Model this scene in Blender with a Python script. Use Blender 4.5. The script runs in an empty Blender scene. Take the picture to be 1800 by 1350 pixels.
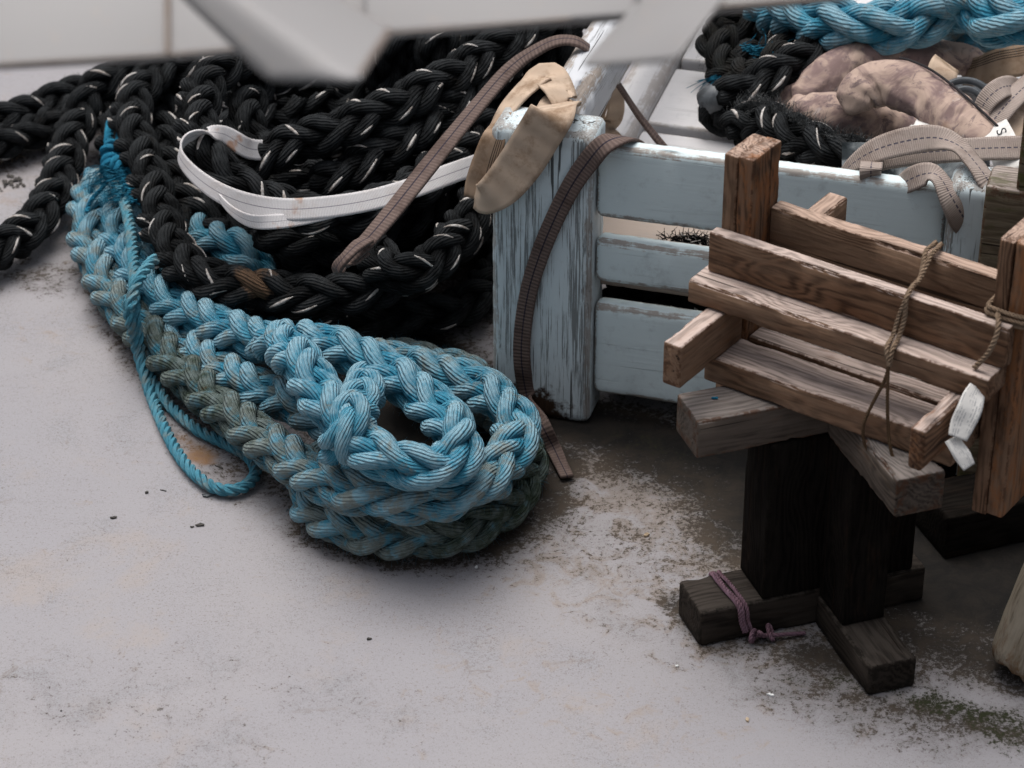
import bpy, bmesh, math, random
import numpy as np
from mathutils import Vector

random.seed(7)
RNG = np.random.default_rng(7)
scene = bpy.context.scene

# ------------------------------------------------------------------ camera
PITCH, FPX, DIST = math.radians(32.0), 5000.0, 3.4
CAM = np.array([0.0, -DIST * math.cos(PITCH), DIST * math.sin(PITCH)])
FW = np.array([0.0, math.cos(PITCH), -math.sin(PITCH)])
RT = np.array([1.0, 0.0, 0.0])
UP = np.cross(RT, FW)
cam_data = bpy.data.cameras.new("camera")
cam = bpy.data.objects.new("camera", cam_data)
scene.collection.objects.link(cam)
cam.location = CAM
cam.rotation_euler = (math.pi / 2 - PITCH, 0, 0)
cam_data.sensor_width = 36.0
cam_data.lens = FPX * 36.0 / 1800.0
cam_data.clip_start = 0.05
cam_data.clip_end = 200.0
cam_data.dof.use_dof = True
cam_data.dof.focus_distance = 3.08
cam_data.dof.aperture_fstop = 8.5
cam_data.dof.aperture_blades = 0
scene.camera = cam

# ------------------------------------------------------------------ world, sun, exposure
SUN_ELEV, SUN_ROT = math.radians(73.0), math.radians(-28.0)   # behind and to the left
world = bpy.data.worlds.new("World")
scene.world = world
world.use_nodes = True
wn = world.node_tree.nodes
wl = world.node_tree.links
wn.clear()
sky = wn.new("ShaderNodeTexSky")
sky.sky_type = 'NISHITA'
sky.sun_disc = False
sky.sun_elevation = SUN_ELEV
sky.sun_rotation = SUN_ROT
sky.air_density = 1.0
sky.dust_density = 4.0
sky.ozone_density = 1.0
bg = wn.new("ShaderNodeBackground")
bg.inputs[1].default_value = 0.10
wo = wn.new("ShaderNodeOutputWorld")
bw = wn.new("ShaderNodeRGBToBW")            # cloud cover: most of the blue is gone
ov = wn.new("ShaderNodeMix"); ov.data_type = 'RGBA'; ov.inputs[0].default_value = 0.72
wl.new(sky.outputs[0], bw.inputs[0])
wl.new(sky.outputs[0], ov.inputs[6]); wl.new(bw.outputs[0], ov.inputs[7])
tc = wn.new("ShaderNodeTexCoord")             # overcast: the zenith about three times as bright as the horizon
sp_ = wn.new("ShaderNodeSeparateXYZ")
wl.new(tc.outputs["Generated"], sp_.inputs[0])
zr = wn.new("ShaderNodeMapRange")
zr.inputs[1].default_value = 0.0; zr.inputs[2].default_value = 1.0
zr.inputs[3].default_value = 0.30; zr.inputs[4].default_value = 1.9
wl.new(sp_.outputs[2], zr.inputs[0])
zm = wn.new("ShaderNodeMix"); zm.data_type = 'RGBA'; zm.blend_type = 'MULTIPLY'; zm.inputs[0].default_value = 1.0
wl.new(ov.outputs[2], zm.inputs[6]); wl.new(zr.outputs[0], zm.inputs[7])
wl.new(zm.outputs[2], bg.inputs[0])
wl.new(bg.outputs[0], wo.inputs[0])

sun_data = bpy.data.lights.new("sun", 'SUN')
sun_data.energy = 1.2
sun_data.angle = math.radians(50.0)
sun_data.color = (1.0, 0.965, 0.92)
sun = bpy.data.objects.new("sun", sun_data)
scene.collection.objects.link(sun)
sd = Vector((math.sin(SUN_ROT) * math.cos(SUN_ELEV), math.cos(SUN_ROT) * math.cos(SUN_ELEV), math.sin(SUN_ELEV)))
sun.rotation_euler = sd.to_track_quat('Z', 'Y').to_euler()

scene.view_settings.view_transform = 'Standard'
scene.view_settings.look = 'None'
scene.view_settings.exposure = 0.47
scene.view_settings.gamma = 1.0
scene.cycles.max_bounces = 6
scene.cycles.diffuse_bounces = 2

# ------------------------------------------------------------------ measuring: a point of the photo on a plane of the place
def ray(x, y):
    return FW + RT * (x - 900.0) / FPX + UP * (675.0 - y) / FPX

def P(x, y, z=0.0):
    d = ray(x, y)
    return CAM + d * (z - CAM[2]) / d[2]

def Q(x, y, pt, n):
    d = ray(x, y)
    n = np.array(n, float)
    return CAM + d * (np.dot(np.array(pt) - CAM, n) / np.dot(d, n))

def DP(x, y, dist):
    return CAM + ray(x, y) * dist

def PP(pts):
    return np.array([P(*p[:3]) for p in pts])

# ------------------------------------------------------------------ mesh helpers
class MB:
    """collects vertices, faces, UVs and point attributes of ONE mesh"""
    def __init__(self):
        self.V, self.F, self.UV, self.M = [], [], [], []
        self.A = {}
        self.n = 0

    def add(self, V, F, uv=None, m=0, **attrs):
        V = np.asarray(V, float)
        k = len(V)
        self.V.append(V)
        for f in F:
            self.F.append(tuple(int(i) + self.n for i in f))
            self.M.append(m)
        self.UV.append(np.zeros((k, 2)) if uv is None else np.asarray(uv, float))
        for a, val in attrs.items():
            val = np.asarray(val, float)
            d = 3 if (val.ndim == 2 or (val.ndim == 1 and val.shape[0] == 3 and k != 3)) else 1
            full = np.zeros((k, 3)) if d == 3 else np.zeros(k)
            full[:] = val
            self.A.setdefault(a, {})[len(self.V) - 1] = full
        self.n += k

    def build(self, name, mats, parent=None, loc=None, smooth=True):
        V = np.concatenate(self.V)
        if not isinstance(mats, (list, tuple)):
            mats = [mats]
        if parent is not None:
            base = np.array(parent['_w'])
        else:
            if loc is None:
                lo, hi = V.min(0), V.max(0)
                loc = [(lo[0] + hi[0]) / 2, (lo[1] + hi[1]) / 2, lo[2]]
            base = np.array(loc, float)
        me = bpy.data.meshes.new(name)
        me.from_pydata((V - base).tolist(), [], self.F)
        for m in mats:
            me.materials.append(m)
        me.polygons.foreach_set("material_index", self.M)
        me.polygons.foreach_set("use_smooth", [smooth] * len(self.F))
        uvs = np.concatenate(self.UV)
        li = np.zeros(len(me.loops), int)
        me.loops.foreach_get("vertex_index", li)
        ul = me.uv_layers.new(name="UVMap")
        ul.data.foreach_set("uv", uvs[li].ravel())
        for a, blocks in self.A.items():
            d = 3 if next(iter(blocks.values())).ndim == 2 else 1
            arr = np.concatenate([blocks.get(i, np.zeros((len(v), 3)) if d == 3 else np.zeros(len(v))) for i, v in enumerate(self.V)])
            at = me.attributes.new(a, 'FLOAT_VECTOR' if d == 3 else 'FLOAT', 'POINT')
            at.data.foreach_set("vector" if d == 3 else "value", arr.ravel())
        me.update()
        o = bpy.data.objects.new(name, me)
        scene.collection.objects.link(o)
        if parent is not None:
            o.parent = parent
            o['_w'] = list(parent['_w'])
        else:
            o.location = base
            o['_w'] = list(base)
        return o

def tag(o, label, cat=None, group=None, kind=None):
    if label: o['label'] = label
    if cat: o['category'] = cat
    if group: o['group'] = group
    if kind: o['kind'] = kind
    return o

def empty(name, loc, label, cat, group=None):
    o = bpy.data.objects.new(name, None)
    o.empty_display_size = 0.05
    scene.collection.objects.link(o)
    o.location = loc
    o['_w'] = [float(c) for c in loc]
    return tag(o, label, cat, group)

def unit(v):
    return v / np.maximum(np.linalg.norm(v, axis=-1, keepdims=True), 1e-9)

def smooth_path(pts, step, extra=None):
    """Catmull-Rom through pts, resampled evenly; extra columns follow along"""
    pts = np.asarray(pts, float)
    ex = None if extra is None else np.asarray(extra, float).reshape(len(pts), -1)
    full = pts if ex is None else np.hstack([pts, ex])
    p = np.vstack([2 * full[0] - full[1], full, 2 * full[-1] - full[-2]])
    out = []
    for i in range(1, len(p) - 2):
        p0, p1, p2, p3 = p[i - 1], p[i], p[i + 1], p[i + 2]
        for t in np.linspace(0, 1, 24, endpoint=False):
            out.append(0.5 * ((2 * p1) + (-p0 + p2) * t + (2 * p0 - 5 * p1 + 4 * p2 - p3) * t * t + (-p0 + 3 * p1 - 3 * p2 + p3) * t ** 3))
    out.append(p[-2])
    out = np.array(out)
    s = np.concatenate([[0], np.cumsum(np.linalg.norm(np.diff(out[:, :3], axis=0), axis=1))])
    n = max(4, int(s[-1] / step) + 1)
    ss = np.linspace(0, s[-1], n)
    res = np.stack([np.interp(ss, s, out[:, k]) for k in range(out.shape[1])], 1)
    return res[:, :3], ss, (None if ex is None else res[:, 3:])

def tangents(p):
    return unit(np.gradient(p, axis=0))

def transport(p, up0=(0, 0, 1)):
    T = tangents(p)
    n = np.array(up0, float)
    N = np.zeros_like(p)
    for i in range(len(p)):
        n = n - T[i] * np.dot(n, T[i])
        l = np.linalg.norm(n)
        if l < 1e-6:
            n = np.cross(T[i], [1.0, 0.3, 0.2]); l = np.linalg.norm(n)
        n = n / l
        N[i] = n
    return T, N, np.cross(T, N)

def tube(mb, p, r, seg=10, N=None, m=0, v0=0.0, flat=1.0, vs=1.0, **attrs):
    """closed tube round path p; N = first frame vector per point"""
    p = np.asarray(p, float)
    T = tangents(p)
    if N is None:
        T, N, B = transport(p)
    else:
        N = unit(N - T * np.sum(N * T, 1, keepdims=True)); B = np.cross(T, N)
    r = np.broadcast_to(np.asarray(r, float), (len(p),))
    ang = np.linspace(0, 2 * np.pi, seg + 1)
    ca, sa = np.cos(ang), np.sin(ang)
    V = p[:, None, :] + r[:, None, None] * (flat * ca[None, :, None] * N[:, None, :] + sa[None, :, None] * B[:, None, :])
    s = v0 + vs * np.concatenate([[0], np.cumsum(np.linalg.norm(np.diff(p, axis=0), axis=1))])
    uv = np.stack(np.broadcast_arrays(np.linspace(0, 1, seg + 1)[None, :], s[:, None]), -1).reshape(-1, 2)
    n, k = len(p), seg + 1
    i = np.arange(n - 1)[:, None] * k + np.arange(seg)[None, :]
    F = np.stack([i, i + 1, i + k + 1, i + k], -1).reshape(-1, 4)[:, ::-1].tolist()
    V = V.reshape(-1, 3)
    c0, c1 = len(V), len(V) + 1
    V = np.vstack([V, p[0] - T[0] * r[0] * 0.45, p[-1] + T[-1] * r[-1] * 0.45])
    uv = np.vstack([uv, [0.5, s[0]], [0.5, s[-1]]])
    F += [(c0, j, j + 1) for j in range(seg)]
    b = (n - 1) * k
    F += [(c1, b + j + 1, b + j) for j in range(seg)]
    at = {}
    for a, val in attrs.items():
        val = np.asarray(val, float)
        if a == 'crown':
            cv = val[:, None] * (0.5 + 0.5 * np.cos(ang))[None, :]
            at[a] = np.concatenate([cv.ravel(), [0.5, 0.5]])
        elif val.ndim == 1 and len(val) == n and n > 1:
            at[a] = np.concatenate([np.repeat(val, k), [val[0], val[-1]]])
        else:
            at[a] = val
    mb.add(V, F, uv, m, **at)

def hairs(mb, roots, dirs, length, rad, m=0, droop=0.35, seg=3, **attrs):
    for q, d in zip(roots, dirs):
        L = length * random.uniform(0.4, 1.3)
        d = d / (np.linalg.norm(d) + 1e-9)
        bend = RNG.normal(0, 1, 3) * 0.5
        t = np.linspace(0, 1, 5)[:, None]
        p = q + d * L * t + bend * L * t * t * 0.5 + np.array([0, 0, -droop * L]) * t * t
        tube(mb, p, rad * np.linspace(1, 0.4, 5), seg, m=m, **attrs)

def wob(n, amp, period, seed=None):
    r = np.random.default_rng(seed) if seed is not None else RNG
    k = max(2, int(n / period) + 2)
    return np.interp(np.linspace(0, k - 1, n), np.arange(k), r.uniform(-amp, amp, k))

# eight-strand plaited rope: two pairs of strands turn one way, two the other, over and under
def plait(mb, pts, D=0.0575, alg=0.0, rust=None, flecks=0.0, fuzz=0, phase=None, pitch=3.1, seg=12, up0=(0, 0, 1), wander=0.0):
    ex = None
    if not np.isscalar(alg):
        ex = np.asarray(alg, float)
    ds = D / 3.1
    p, s, e = smooth_path(pts, ds / 4.5, ex)
    n = len(p)
    if wander:
        p = p + np.stack([wob(n, wander, 60), wob(n, wander, 60), wob(n, wander * 0.5, 60)], 1)
    algv = np.full(n, float(alg)) if e is None else e[:, 0]
    T, N, B = transport(p, up0)
    L = D * pitch
    w = 2 * np.pi / L
    a = 0.36 * ds
    R = D / 2 - ds / 2 - a * 0.85
    SH = 0.49 * ds / (L * math.sin(math.atan(2 * math.pi * (R + 0.6 * a) / L)))     # the two strands of a pair lie side by side
    ph = random.uniform(0, 6.28) if phase is None else phase
    swirl = wob(n, 0.2, 90)
    for hand in (1, -1):
        for i in (0, 1):
            for k in (-1, 1):
                sh = k * SH * L * (1 + random.uniform(-0.06, 0.06))
                th = hand * w * (s - sh) + np.pi * i
                over = np.tanh(0.5 * np.cos(2 * th)) / np.tanh(0.5)
                r = R + hand * a * over + wob(n, 0.05 * ds, 14)
                A = th + ph + swirl + wob(n, 0.07, 16)
                rad = np.cos(A)[:, None] * N + np.sin(A)[:, None] * B
                c = p + rad * r[:, None]
                sr = 0.5 * ds * (1.06 + wob(n, 0.07, 9))
                rnd = random.random()
                ru = np.zeros(n)
                if rust is not None:
                    for (q, rr) in rust:
                        ru = np.maximum(ru, np.clip(1.3 - np.linalg.norm(c - q, axis=1) / rr, 0, 1))
                tube(mb, c, sr, seg, N=rad, flat=0.92, v0=random.uniform(0, 1), vs=hand, rnd=rnd, alg=algv, rust=ru, crown=np.clip(0.5 + 0.5 * hand * over, 0, 1))
                if flecks:
                    # pale marker yarn surfacing on the outer side of the strand
                    out = hand * over
                    j = 2
                    while j < n - 12:
                        if out[j] > 0.5 and random.random() < flecks * 0.25:
                            ln = random.randint(4, 7)
                            sl = slice(j, min(n, j + ln))
                            side = random.uniform(-0.75, 0.75) + np.linspace(-0.35, 0.35, ln)[: sl.stop - sl.start]
                            Tc = tangents(c)[sl]
                            bt = np.cross(Tc, rad[sl])
                            q = c[sl] + (rad[sl] * np.cos(side)[:, None] * 0.9 + bt * np.sin(side)[:, None]) * sr[sl][:, None]
                            rr = np.sin(np.linspace(0.35, 2.8, len(q))) * ds * random.uniform(0.08, 0.15)
                            if len(q) > 3:
                                tube(mb, q, rr, 6, N=rad[sl], flat=0.45, m=1, rnd=random.random())
                            j += 14
                        j += 1
    if fuzz:
        fuzz *= 2
        idx = RNG.integers(0, n, fuzz)
        aa = RNG.uniform(0, 2 * np.pi, fuzz)
        rr = np.cos(aa)[:, None] * N[idx] + np.sin(aa)[:, None] * B[idx]
        hairs(mb, p[idx] + rr * D * 0.44, rr + T[idx] * RNG.normal(0, 0.9, (fuzz, 1)), 0.008, 0.00016, m=0, rnd=random.random(), alg=0.2)

def laid(mb, pts, D, strands=3, pitch=2.6, seg=8, m=0, hand=1, fuzz=0, alg=0.0, step=None, taper=None):
    ds = D / 2.1
    p, s, _ = smooth_path(pts, step or ds / 3.0)
    n = len(p)
    T, N, B = transport(p)
    w = 2 * np.pi / (D * pitch) * hand
    R = (D - ds) / 2
    for i in range(strands):
        th = w * s + 2 * np.pi * i / strands
        rad = np.cos(th)[:, None] * N + np.sin(th)[:, None] * B
        rr = 0.5 * ds * (1.06 + wob(n, 0.06, 10))
        tube(mb, p + rad * R, rr, seg, N=rad, m=m, v0=random.random(), rnd=random.random(), alg=float(alg), rust=0.0)
    if fuzz:
        idx = RNG.integers(0, n, fuzz)
        aa = RNG.uniform(0, 2 * np.pi, fuzz)
        rr = np.cos(aa)[:, None] * N[idx] + np.sin(aa)[:, None] * B[idx]
        hairs(mb, p[idx] + rr * D * 0.42, rr + T[idx] * RNG.normal(0, 0.9, (fuzz, 1)), D * 0.55, 0.00015, m=m, rnd=0.5, alg=float(alg))
    return p, T

def ribbon(mb, pts, normals, width, thick=0.003, step=0.004, m=0, curl=0.0, cross=8, crumple=0.0, widths=None):
    nn = unit(np.asarray(normals, float))
    ex = nn if widths is None else np.hstack([nn, np.asarray(widths, float)[:, None]])
    p, s, e = smooth_path(pts, step, ex)
    N = e[:, :3]
    W = np.full(len(p), width) if widths is None else e[:, 3]
    T = tangents(p)
    N = unit(N - T * np.sum(N * T, 1, keepdims=True))
    B = np.cross(T, N)
    n = len(p)
    u = np.linspace(-0.5, 0.5, cross + 1)
    prof = []
    cr = np.stack([wob(n, crumple, 7) for _ in range(cross + 1)], 1) if crumple else np.zeros((n, cross + 1))
    if crumple:
        cr = (cr + np.roll(cr, 1, 1) + np.roll(cr, -1, 1)) / 3
    top = p[:, None] + B[:, None] * (u[None, :, None] * W[:, None, None]) + N[:, None] * (thick / 2 + curl * (u * 2) ** 2 * W[:, None] + cr)[:, :, None]
    bot = p[:, None] + B[:, None] * (u[None, ::-1, None] * W[:, None, None]) + N[:, None] * (-thick / 2 + curl * (u[::-1] * 2) ** 2 * W[:, None] + cr[:, ::-1])[:, :, None]
    V = np.concatenate([top, bot], 1)
    k = 2 * (cross + 1)
    uu = np.concatenate([u + 0.5, u[::-1] + 0.5])
    uv = np.stack(np.broadcast_arrays(uu[None, :], s[:, None]), -1).reshape(-1, 2)
    F = []
    for i in range(n - 1):
        for j in range(k):
            j2 = (j + 1) % k
            F.append((i * k + j, i * k + j2, (i + 1) * k + j2, (i + 1) * k + j))
    F.append(tuple(range(k))[::-1])
    F.append(tuple((n - 1) * k + j for j in range(k)))
    mb.add(V.reshape(-1, 3), F, uv, m, rnd=random.random())

# sawn board with rounded, chipped edges: lo/hi are extents along the three axes of a frame
class Frame:
    def __init__(self, o, deg, tilt=None):
        t = math.radians(deg)
        self.o = np.array(o, float)
        self.ax = np.array([[math.cos(t), math.sin(t), 0], [-math.sin(t), math.cos(t), 0], [0, 0, 1.0]])
        if tilt is not None:
            self.ax = np.array(tilt, float)
    def w(self, a, b, z):
        return self.o + self.ax[0] * a + self.ax[1] * b + self.ax[2] * z

def board(mb, fr, A, Bx, Z, axis=0, bev=0.0025, chip=0.0, m=0, stain=0.0, step=0.006, warp=0.0, foot=0.0):
    ext = [A, Bx, Z]
    L0, L1 = ext[axis]
    oth = [i for i in range(3) if i != axis]
    if axis == 1:
        oth = oth[::-1]
    (u0, u1), (v0, v1) = ext[oth[0]], ext[oth[1]]
    hu, hv = (u1 - u0) / 2, (v1 - v0) / 2
    bev = min(bev, hu * 0.6, hv * 0.6)
    prof, corner = [], []
    for (su, sv, a0) in ((1, 1, 0), (-1, 1, 90), (-1, -1, 180), (1, -1, 270)):
        for k in range(4):
            a = math.radians(a0 + 30 * k)
            prof.append((su * (hu - bev) + bev * math.cos(a), sv * (hv - bev) + bev * math.sin(a)))
            corner.append(1.0 if k in (1, 2) else 0.75)
        nxt = {(1, 1): (-1, 1), (-1, 1): (-1, -1), (-1, -1): (1, -1), (1, -1): (1, 1)}[(su, sv)]
        pa = (su * (hu - bev) + bev * math.cos(math.radians(a0 + 90)), sv * (hv - bev) + bev * math.sin(math.radians(a0 + 90)))
        pb = (nxt[0] * (hu - bev) + bev * math.cos(math.radians(a0 + 90)), nxt[1] * (hv - bev) + bev * math.sin(math.radians(a0 + 90)))
        for t in (0.05, 0.5, 0.95):
            prof.append((pa[0] + (pb[0] - pa[0]) * t, pa[1] + (pb[1] - pa[1]) * t))
            corner.append(0.3 if t != 0.5 else 0.0)
    prof = np.array(prof); corner = np.array(corner)
    k = len(prof)
    n = max(3, int((L1 - L0) / step) + 1)
    ls = np.linspace(L0 + bev, L1 - bev, n)
    ls = np.concatenate([[L0, L0 + bev * 0.35], ls, [L1 - bev * 0.35, L1]])
    n = len(ls)
    scale = np.ones(n); 
    shrink = np.zeros(n); shrink[0] = shrink[-1] = bev; shrink[1] = shrink[-2] = bev * 0.3
    V = np.zeros((n, k, 3))
    LC = np.zeros((n, k, 3))
    ed = np.zeros((n, k))
    ch = np.zeros((n, 4))
    if chip:
        for c in range(4):
            x = np.abs(wob(n, 1.0, 2.2)) ** 2 * chip * 2.2 + np.abs(wob(n, 1.0, 7)) * chip * 0.5
            ch[:, c] = x * np.clip(0.35 + wob(n, 1.0, 8), 0.05, 1.4)
    off = RNG.uniform(0, 40, 3)
    bow = np.sin(np.linspace(0, np.pi, n)) * warp
    for i in range(n):
        f = np.array([1 - shrink[i] / hu, 1 - shrink[i] / hv])
        q = prof * f
        if chip:
            dd = np.zeros(k)
            for c in range(4):
                dd[c * 7:c * 7 + 4] = ch[i, c]
            q = q - np.sign(prof) * (dd * (0.7 + 0.6 * RNG.random(k)))[:, None]
        P3 = np.zeros((k, 3))
        P3[:, axis] = ls[i]
        P3[:, oth[0]] = q[:, 0] + (u0 + u1) / 2
        P3[:, oth[1]] = q[:, 1] + (v0 + v1) / 2
        P3[:, 2] += bow[i] if axis != 2 else 0
        V[i] = P3
        LC[i, :, 0] = ls[i]; LC[i, :, 1] = q[:, 0]; LC[i, :, 2] = q[:, 1]
        ed[i] = corner
        if i in (0, 1, n - 2, n - 1):
            ed[i] = 1.0
    V = V.reshape(-1, 3); LC = LC.reshape(-1, 3) + off; ed = ed.ravel()
    F = []
    for i in range(n - 1):
        for j in range(k):
            j2 = (j + 1) % k
            F.append((i * k + j, i * k + j2, (i + 1) * k + j2, (i + 1) * k + j))
    # end caps: inset ring + centre
    def cap(i, flip):
        nonlocal V, LC, ed, F
        base = len(V)
        ring = V[i * k:(i + 1) * k]
        cen = ring.mean(0)
        lcr = LC[i * k:(i + 1) * k]
        V = np.vstack([V, cen + (ring - cen) * 0.5, cen])
        LC = np.vstack([LC, lcr.mean(0) + (lcr - lcr.mean(0)) * 0.5, lcr.mean(0)])
        ed = np.concatenate([ed, np.full(k, 0.35), [0.2]])
        for j in range(k):
            j2 = (j + 1) % k
            f1 = (i * k + j, i * k + j2, base + j2, base + j)
            f2 = (base + j, base + j2, base + k)
            F.append(f1[::-1] if not flip else f1)
            F.append(f2[::-1] if not flip else f2)
    cap(0, False); cap(n - 1, True)
    W = fr.o + V @ fr.ax
    # make the faces look outward
    f0 = F[len(F) // 3]
    a_, b_, c_ = W[f0[0]], W[f0[1]], W[f0[2]]
    nrm = np.cross(b_ - a_, c_ - a_)
    if np.dot(nrm, (a_ + c_) / 2 - W[[i for i in range(f0[0] // k * k, f0[0] // k * k + k)]].mean(0)) < 0:
        F = [f[::-1] for f in F]
    st = np.full(len(V), float(stain))
    if foot:
        st = np.maximum(st, 0.75 * np.clip(1.25 - (V[:, axis] - L0) / foot, 0, 1) * np.where(V[:, 0] > A[1] - 0.02, 0.6, 1.0))
    mb.add(W, F, None, m, lc=LC, edge=ed, stain=st, rnd=random.random())

def one_board(name, parent, mat, fr, A, Bx, Z, **kw):
    mb = MB()
    board(mb, fr, A, Bx, Z, **kw)
    return mb.build(name, mat, parent)

# ------------------------------------------------------------------ materials
class G:
    def __init__(self, name, rough=0.8, spec=0.3):
        self.mat = bpy.data.materials.new(name)
        self.mat.use_nodes = True
        self.nt = self.mat.node_tree
        self.b = self.nt.nodes["Principled BSDF"]
        self.b.inputs["Roughness"].default_value = rough
        self.b.inputs["Specular IOR Level"].default_value = spec
    def n(self, t, **kw):
        x = self.nt.nodes.new("ShaderNode" + t)
        for a, v in kw.items():
            setattr(x, a, v)
        return x
    def link(self, a, b):
        self.nt.links.new(a, b)
    def put(self, sock, v):
        if hasattr(v, "is_linked") or isinstance(v, bpy.types.NodeSocket):
            self.link(v, sock)
        elif isinstance(v, (tuple, list)):
            sock.default_value = tuple(v) + ((1.0,) if len(v) == 3 and len(sock.default_value) == 4 else ())
        else:
            sock.default_value = v
    def attr(self, name, out="Fac"):
        return self.n("Attribute", attribute_name=name).outputs[out]
    def math(self, op, a, b=0.0, c=None, clamp=False):
        x = self.n("Math", operation=op, use_clamp=clamp)
        self.put(x.inputs[0], a); self.put(x.inputs[1], b)
        if c is not None: self.put(x.inputs[2], c)
        return x.outputs[0]
    def noise(self, vec, scale, detail=4.0, rough=0.6, dist=0.0):
        x = self.n("TexNoise")
        if vec is not None: self.put(x.inputs["Vector"], vec)
        self.put(x.inputs["Scale"], scale); x.inputs["Detail"].default_value = detail
        x.inputs["Roughness"].default_value = rough; x.inputs["Distortion"].default_value = dist
        return x.outputs["Fac"]
    def voro(self, vec, scale, feature='F1', rnd=1.0):
        x = self.n("TexVoronoi", feature=feature)
        self.put(x.inputs["Vector"], vec); self.put(x.inputs["Scale"], scale)
        x.inputs["Randomness"].default_value = rnd
        return x.outputs["Distance"]
    def scale(self, vec, s, off=(0, 0, 0)):
        x = self.n("Mapping")
        self.put(x.inputs["Vector"], vec)
        x.inputs["Scale"].default_value = s; x.inputs["Location"].default_value = off
        return x.outputs[0]
    def smooth(self, v, a, b):
        x = self.n("MapRange", interpolation_type='SMOOTHSTEP')
        self.put(x.inputs[0], v); self.put(x.inputs[1], a); self.put(x.inputs[2], b)
        return x.outputs[0]
    def mix(self, f, a, b):
        x = self.n("Mix", data_type='RGBA')
        self.put(x.inputs[0], f); self.put(x.inputs[6], a); self.put(x.inputs[7], b)
        return x.outputs[2]
    def obj(self):
        return self.n("NewGeometry").outputs["Position"]
    def bump(self, h, strength=0.5, dist=0.001, normal=None):
        x = self.n("Bump")
        x.inputs["Strength"].default_value = strength
        x.inputs["Distance"].default_value = dist
        self.link(h, x.inputs["Height"])
        if normal is not None: self.link(normal, x.inputs["Normal"])
        return x.outputs[0]
    def done(self, col, normal=None, rough=None):
        self.put(self.b.inputs["Base Color"], col)
        if normal is not None: self.link(normal, self.b.inputs["Normal"])
        if rough is not None: self.put(self.b.inputs["Roughness"], rough)
        return self.mat

def uv_sep(g):
    u = g.n("UVMap", uv_map="UVMap").outputs[0]
    s = g.n("SeparateXYZ"); g.link(u, s.inputs[0])
    return u, s.outputs[0], s.outputs[1]

def mat_rope(name, c1, c2, worn, dirt, algae, yarns=15, twist=115.0, worn_amt=0.5, dirt_amt=0.5, rustc=(0.16, 0.06, 0.025), rough=0.85, bump=1.0, bd=0.0013):
    g = G(name, rough, 0.08)
    uv, u, v = uv_sep(g)
    pos = g.obj()
    rnd = g.attr("rnd"); alg = g.attr("alg"); ru = g.attr("rust")
    phase = g.math('ADD', g.math('MULTIPLY', u, float(yarns)), g.math('MULTIPLY', v, twist))
    wobn = g.noise(pos, 90.0, 2.0)
    phase = g.math('ADD', phase, g.math('MULTIPLY', wobn, 0.7))
    st = g.math('ADD', g.math('MULTIPLY', g.math('SINE', g.math('MULTIPLY', phase, 6.2832)), 0.5), 0.5)
    fib = g.noise(g.scale(uv, (60.0, 240.0, 1.0)), 1.0, 3.0)
    n1 = g.noise(pos, 22.0, 4.0)
    n2 = g.noise(pos, 75.0, 5.0, 0.65)
    n3 = g.noise(pos, 48.0, 4.0, 0.7)
    col = g.mix(g.smooth(g.math('ADD', n1, g.math('MULTIPLY', rnd, 0.3)), 0.4, 0.85), c1, c2)
    crown = g.smooth(g.math('ADD', g.math('ADD', g.math('MULTIPLY', n2, 0.9), g.math('MULTIPLY', st, 0.08)), g.math('MULTIPLY', g.attr("crown"), 0.42)), 0.55, 0.98)
    col = g.mix(g.math('MULTIPLY', crown, worn_amt), col, worn)
    col = g.mix(g.math('MULTIPLY', g.smooth(g.math('ADD', n3, g.math('MULTIPLY', alg, 0.32)), 0.54, 0.74), dirt_amt), col, dirt)
    col = g.mix(g.smooth(g.math('ADD', g.math('MULTIPLY', n2, 0.8), g.math('MULTIPLY', alg, 0.9)), 0.75, 1.25), col, algae)
    col = g.mix(g.math('MULTIPLY', g.smooth(g.math('ADD', g.math('MULTIPLY', n2, 0.9), g.math('MULTIPLY', ru, 0.6)), 0.78, 1.0), 0.9), col, rustc)
    h = g.math('ADD', st, g.math('MULTIPLY', fib, 0.35))
    return g.done(col, g.bump(h, bump, bd))

M = {}
M['blue'] = mat_rope('blue_rope_fibre', (0.022, 0.160, 0.250), (0.058, 0.238, 0.335), (0.245, 0.380, 0.440), (0.190, 0.185, 0.150), (0.024, 0.036, 0.022), worn_amt=0.85, dirt_amt=0.75)
M['blue_line'] = mat_rope('blue_line_fibre', (0.055, 0.200, 0.270), (0.10, 0.27, 0.34), (0.22, 0.34, 0.38), (0.20, 0.20, 0.17), (0.05, 0.07, 0.045), yarns=5, twist=90.0, worn_amt=0.6, dirt_amt=0.6, bd=0.0009)
M['blue_fresh'] = mat_rope('blue_frayed_fibre', (0.015, 0.14, 0.235), (0.030, 0.21, 0.32), (0.10, 0.30, 0.40), (0.1, 0.2, 0.25), (0.03, 0.08, 0.09), yarns=2, twist=60.0, worn_amt=0.3, dirt_amt=0.2)
M['black'] = mat_rope('black_rope_fibre', (0.0025, 0.0027, 0.0030), (0.006, 0.0065, 0.007), (0.040, 0.043, 0.045), (0.022, 0.018, 0.014), (0.012, 0.013, 0.010), worn_amt=0.6, dirt_amt=0.35, rustc=(0.11, 0.068, 0.042), rough=0.9)

def flat_mat(name, c1, c2, scale=60.0, rough=0.8, bump=0.4, bd=0.001, spec=0.25):
    g = G(name, rough, spec)
    pos = g.obj()
    n = g.noise(pos, scale, 5.0, 0.65)
    return g.done(g.mix(g.smooth(n, 0.35, 0.68), c1, c2), g.bump(g.noise(pos, scale * 3.5, 4.0), bump, bd))

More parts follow.
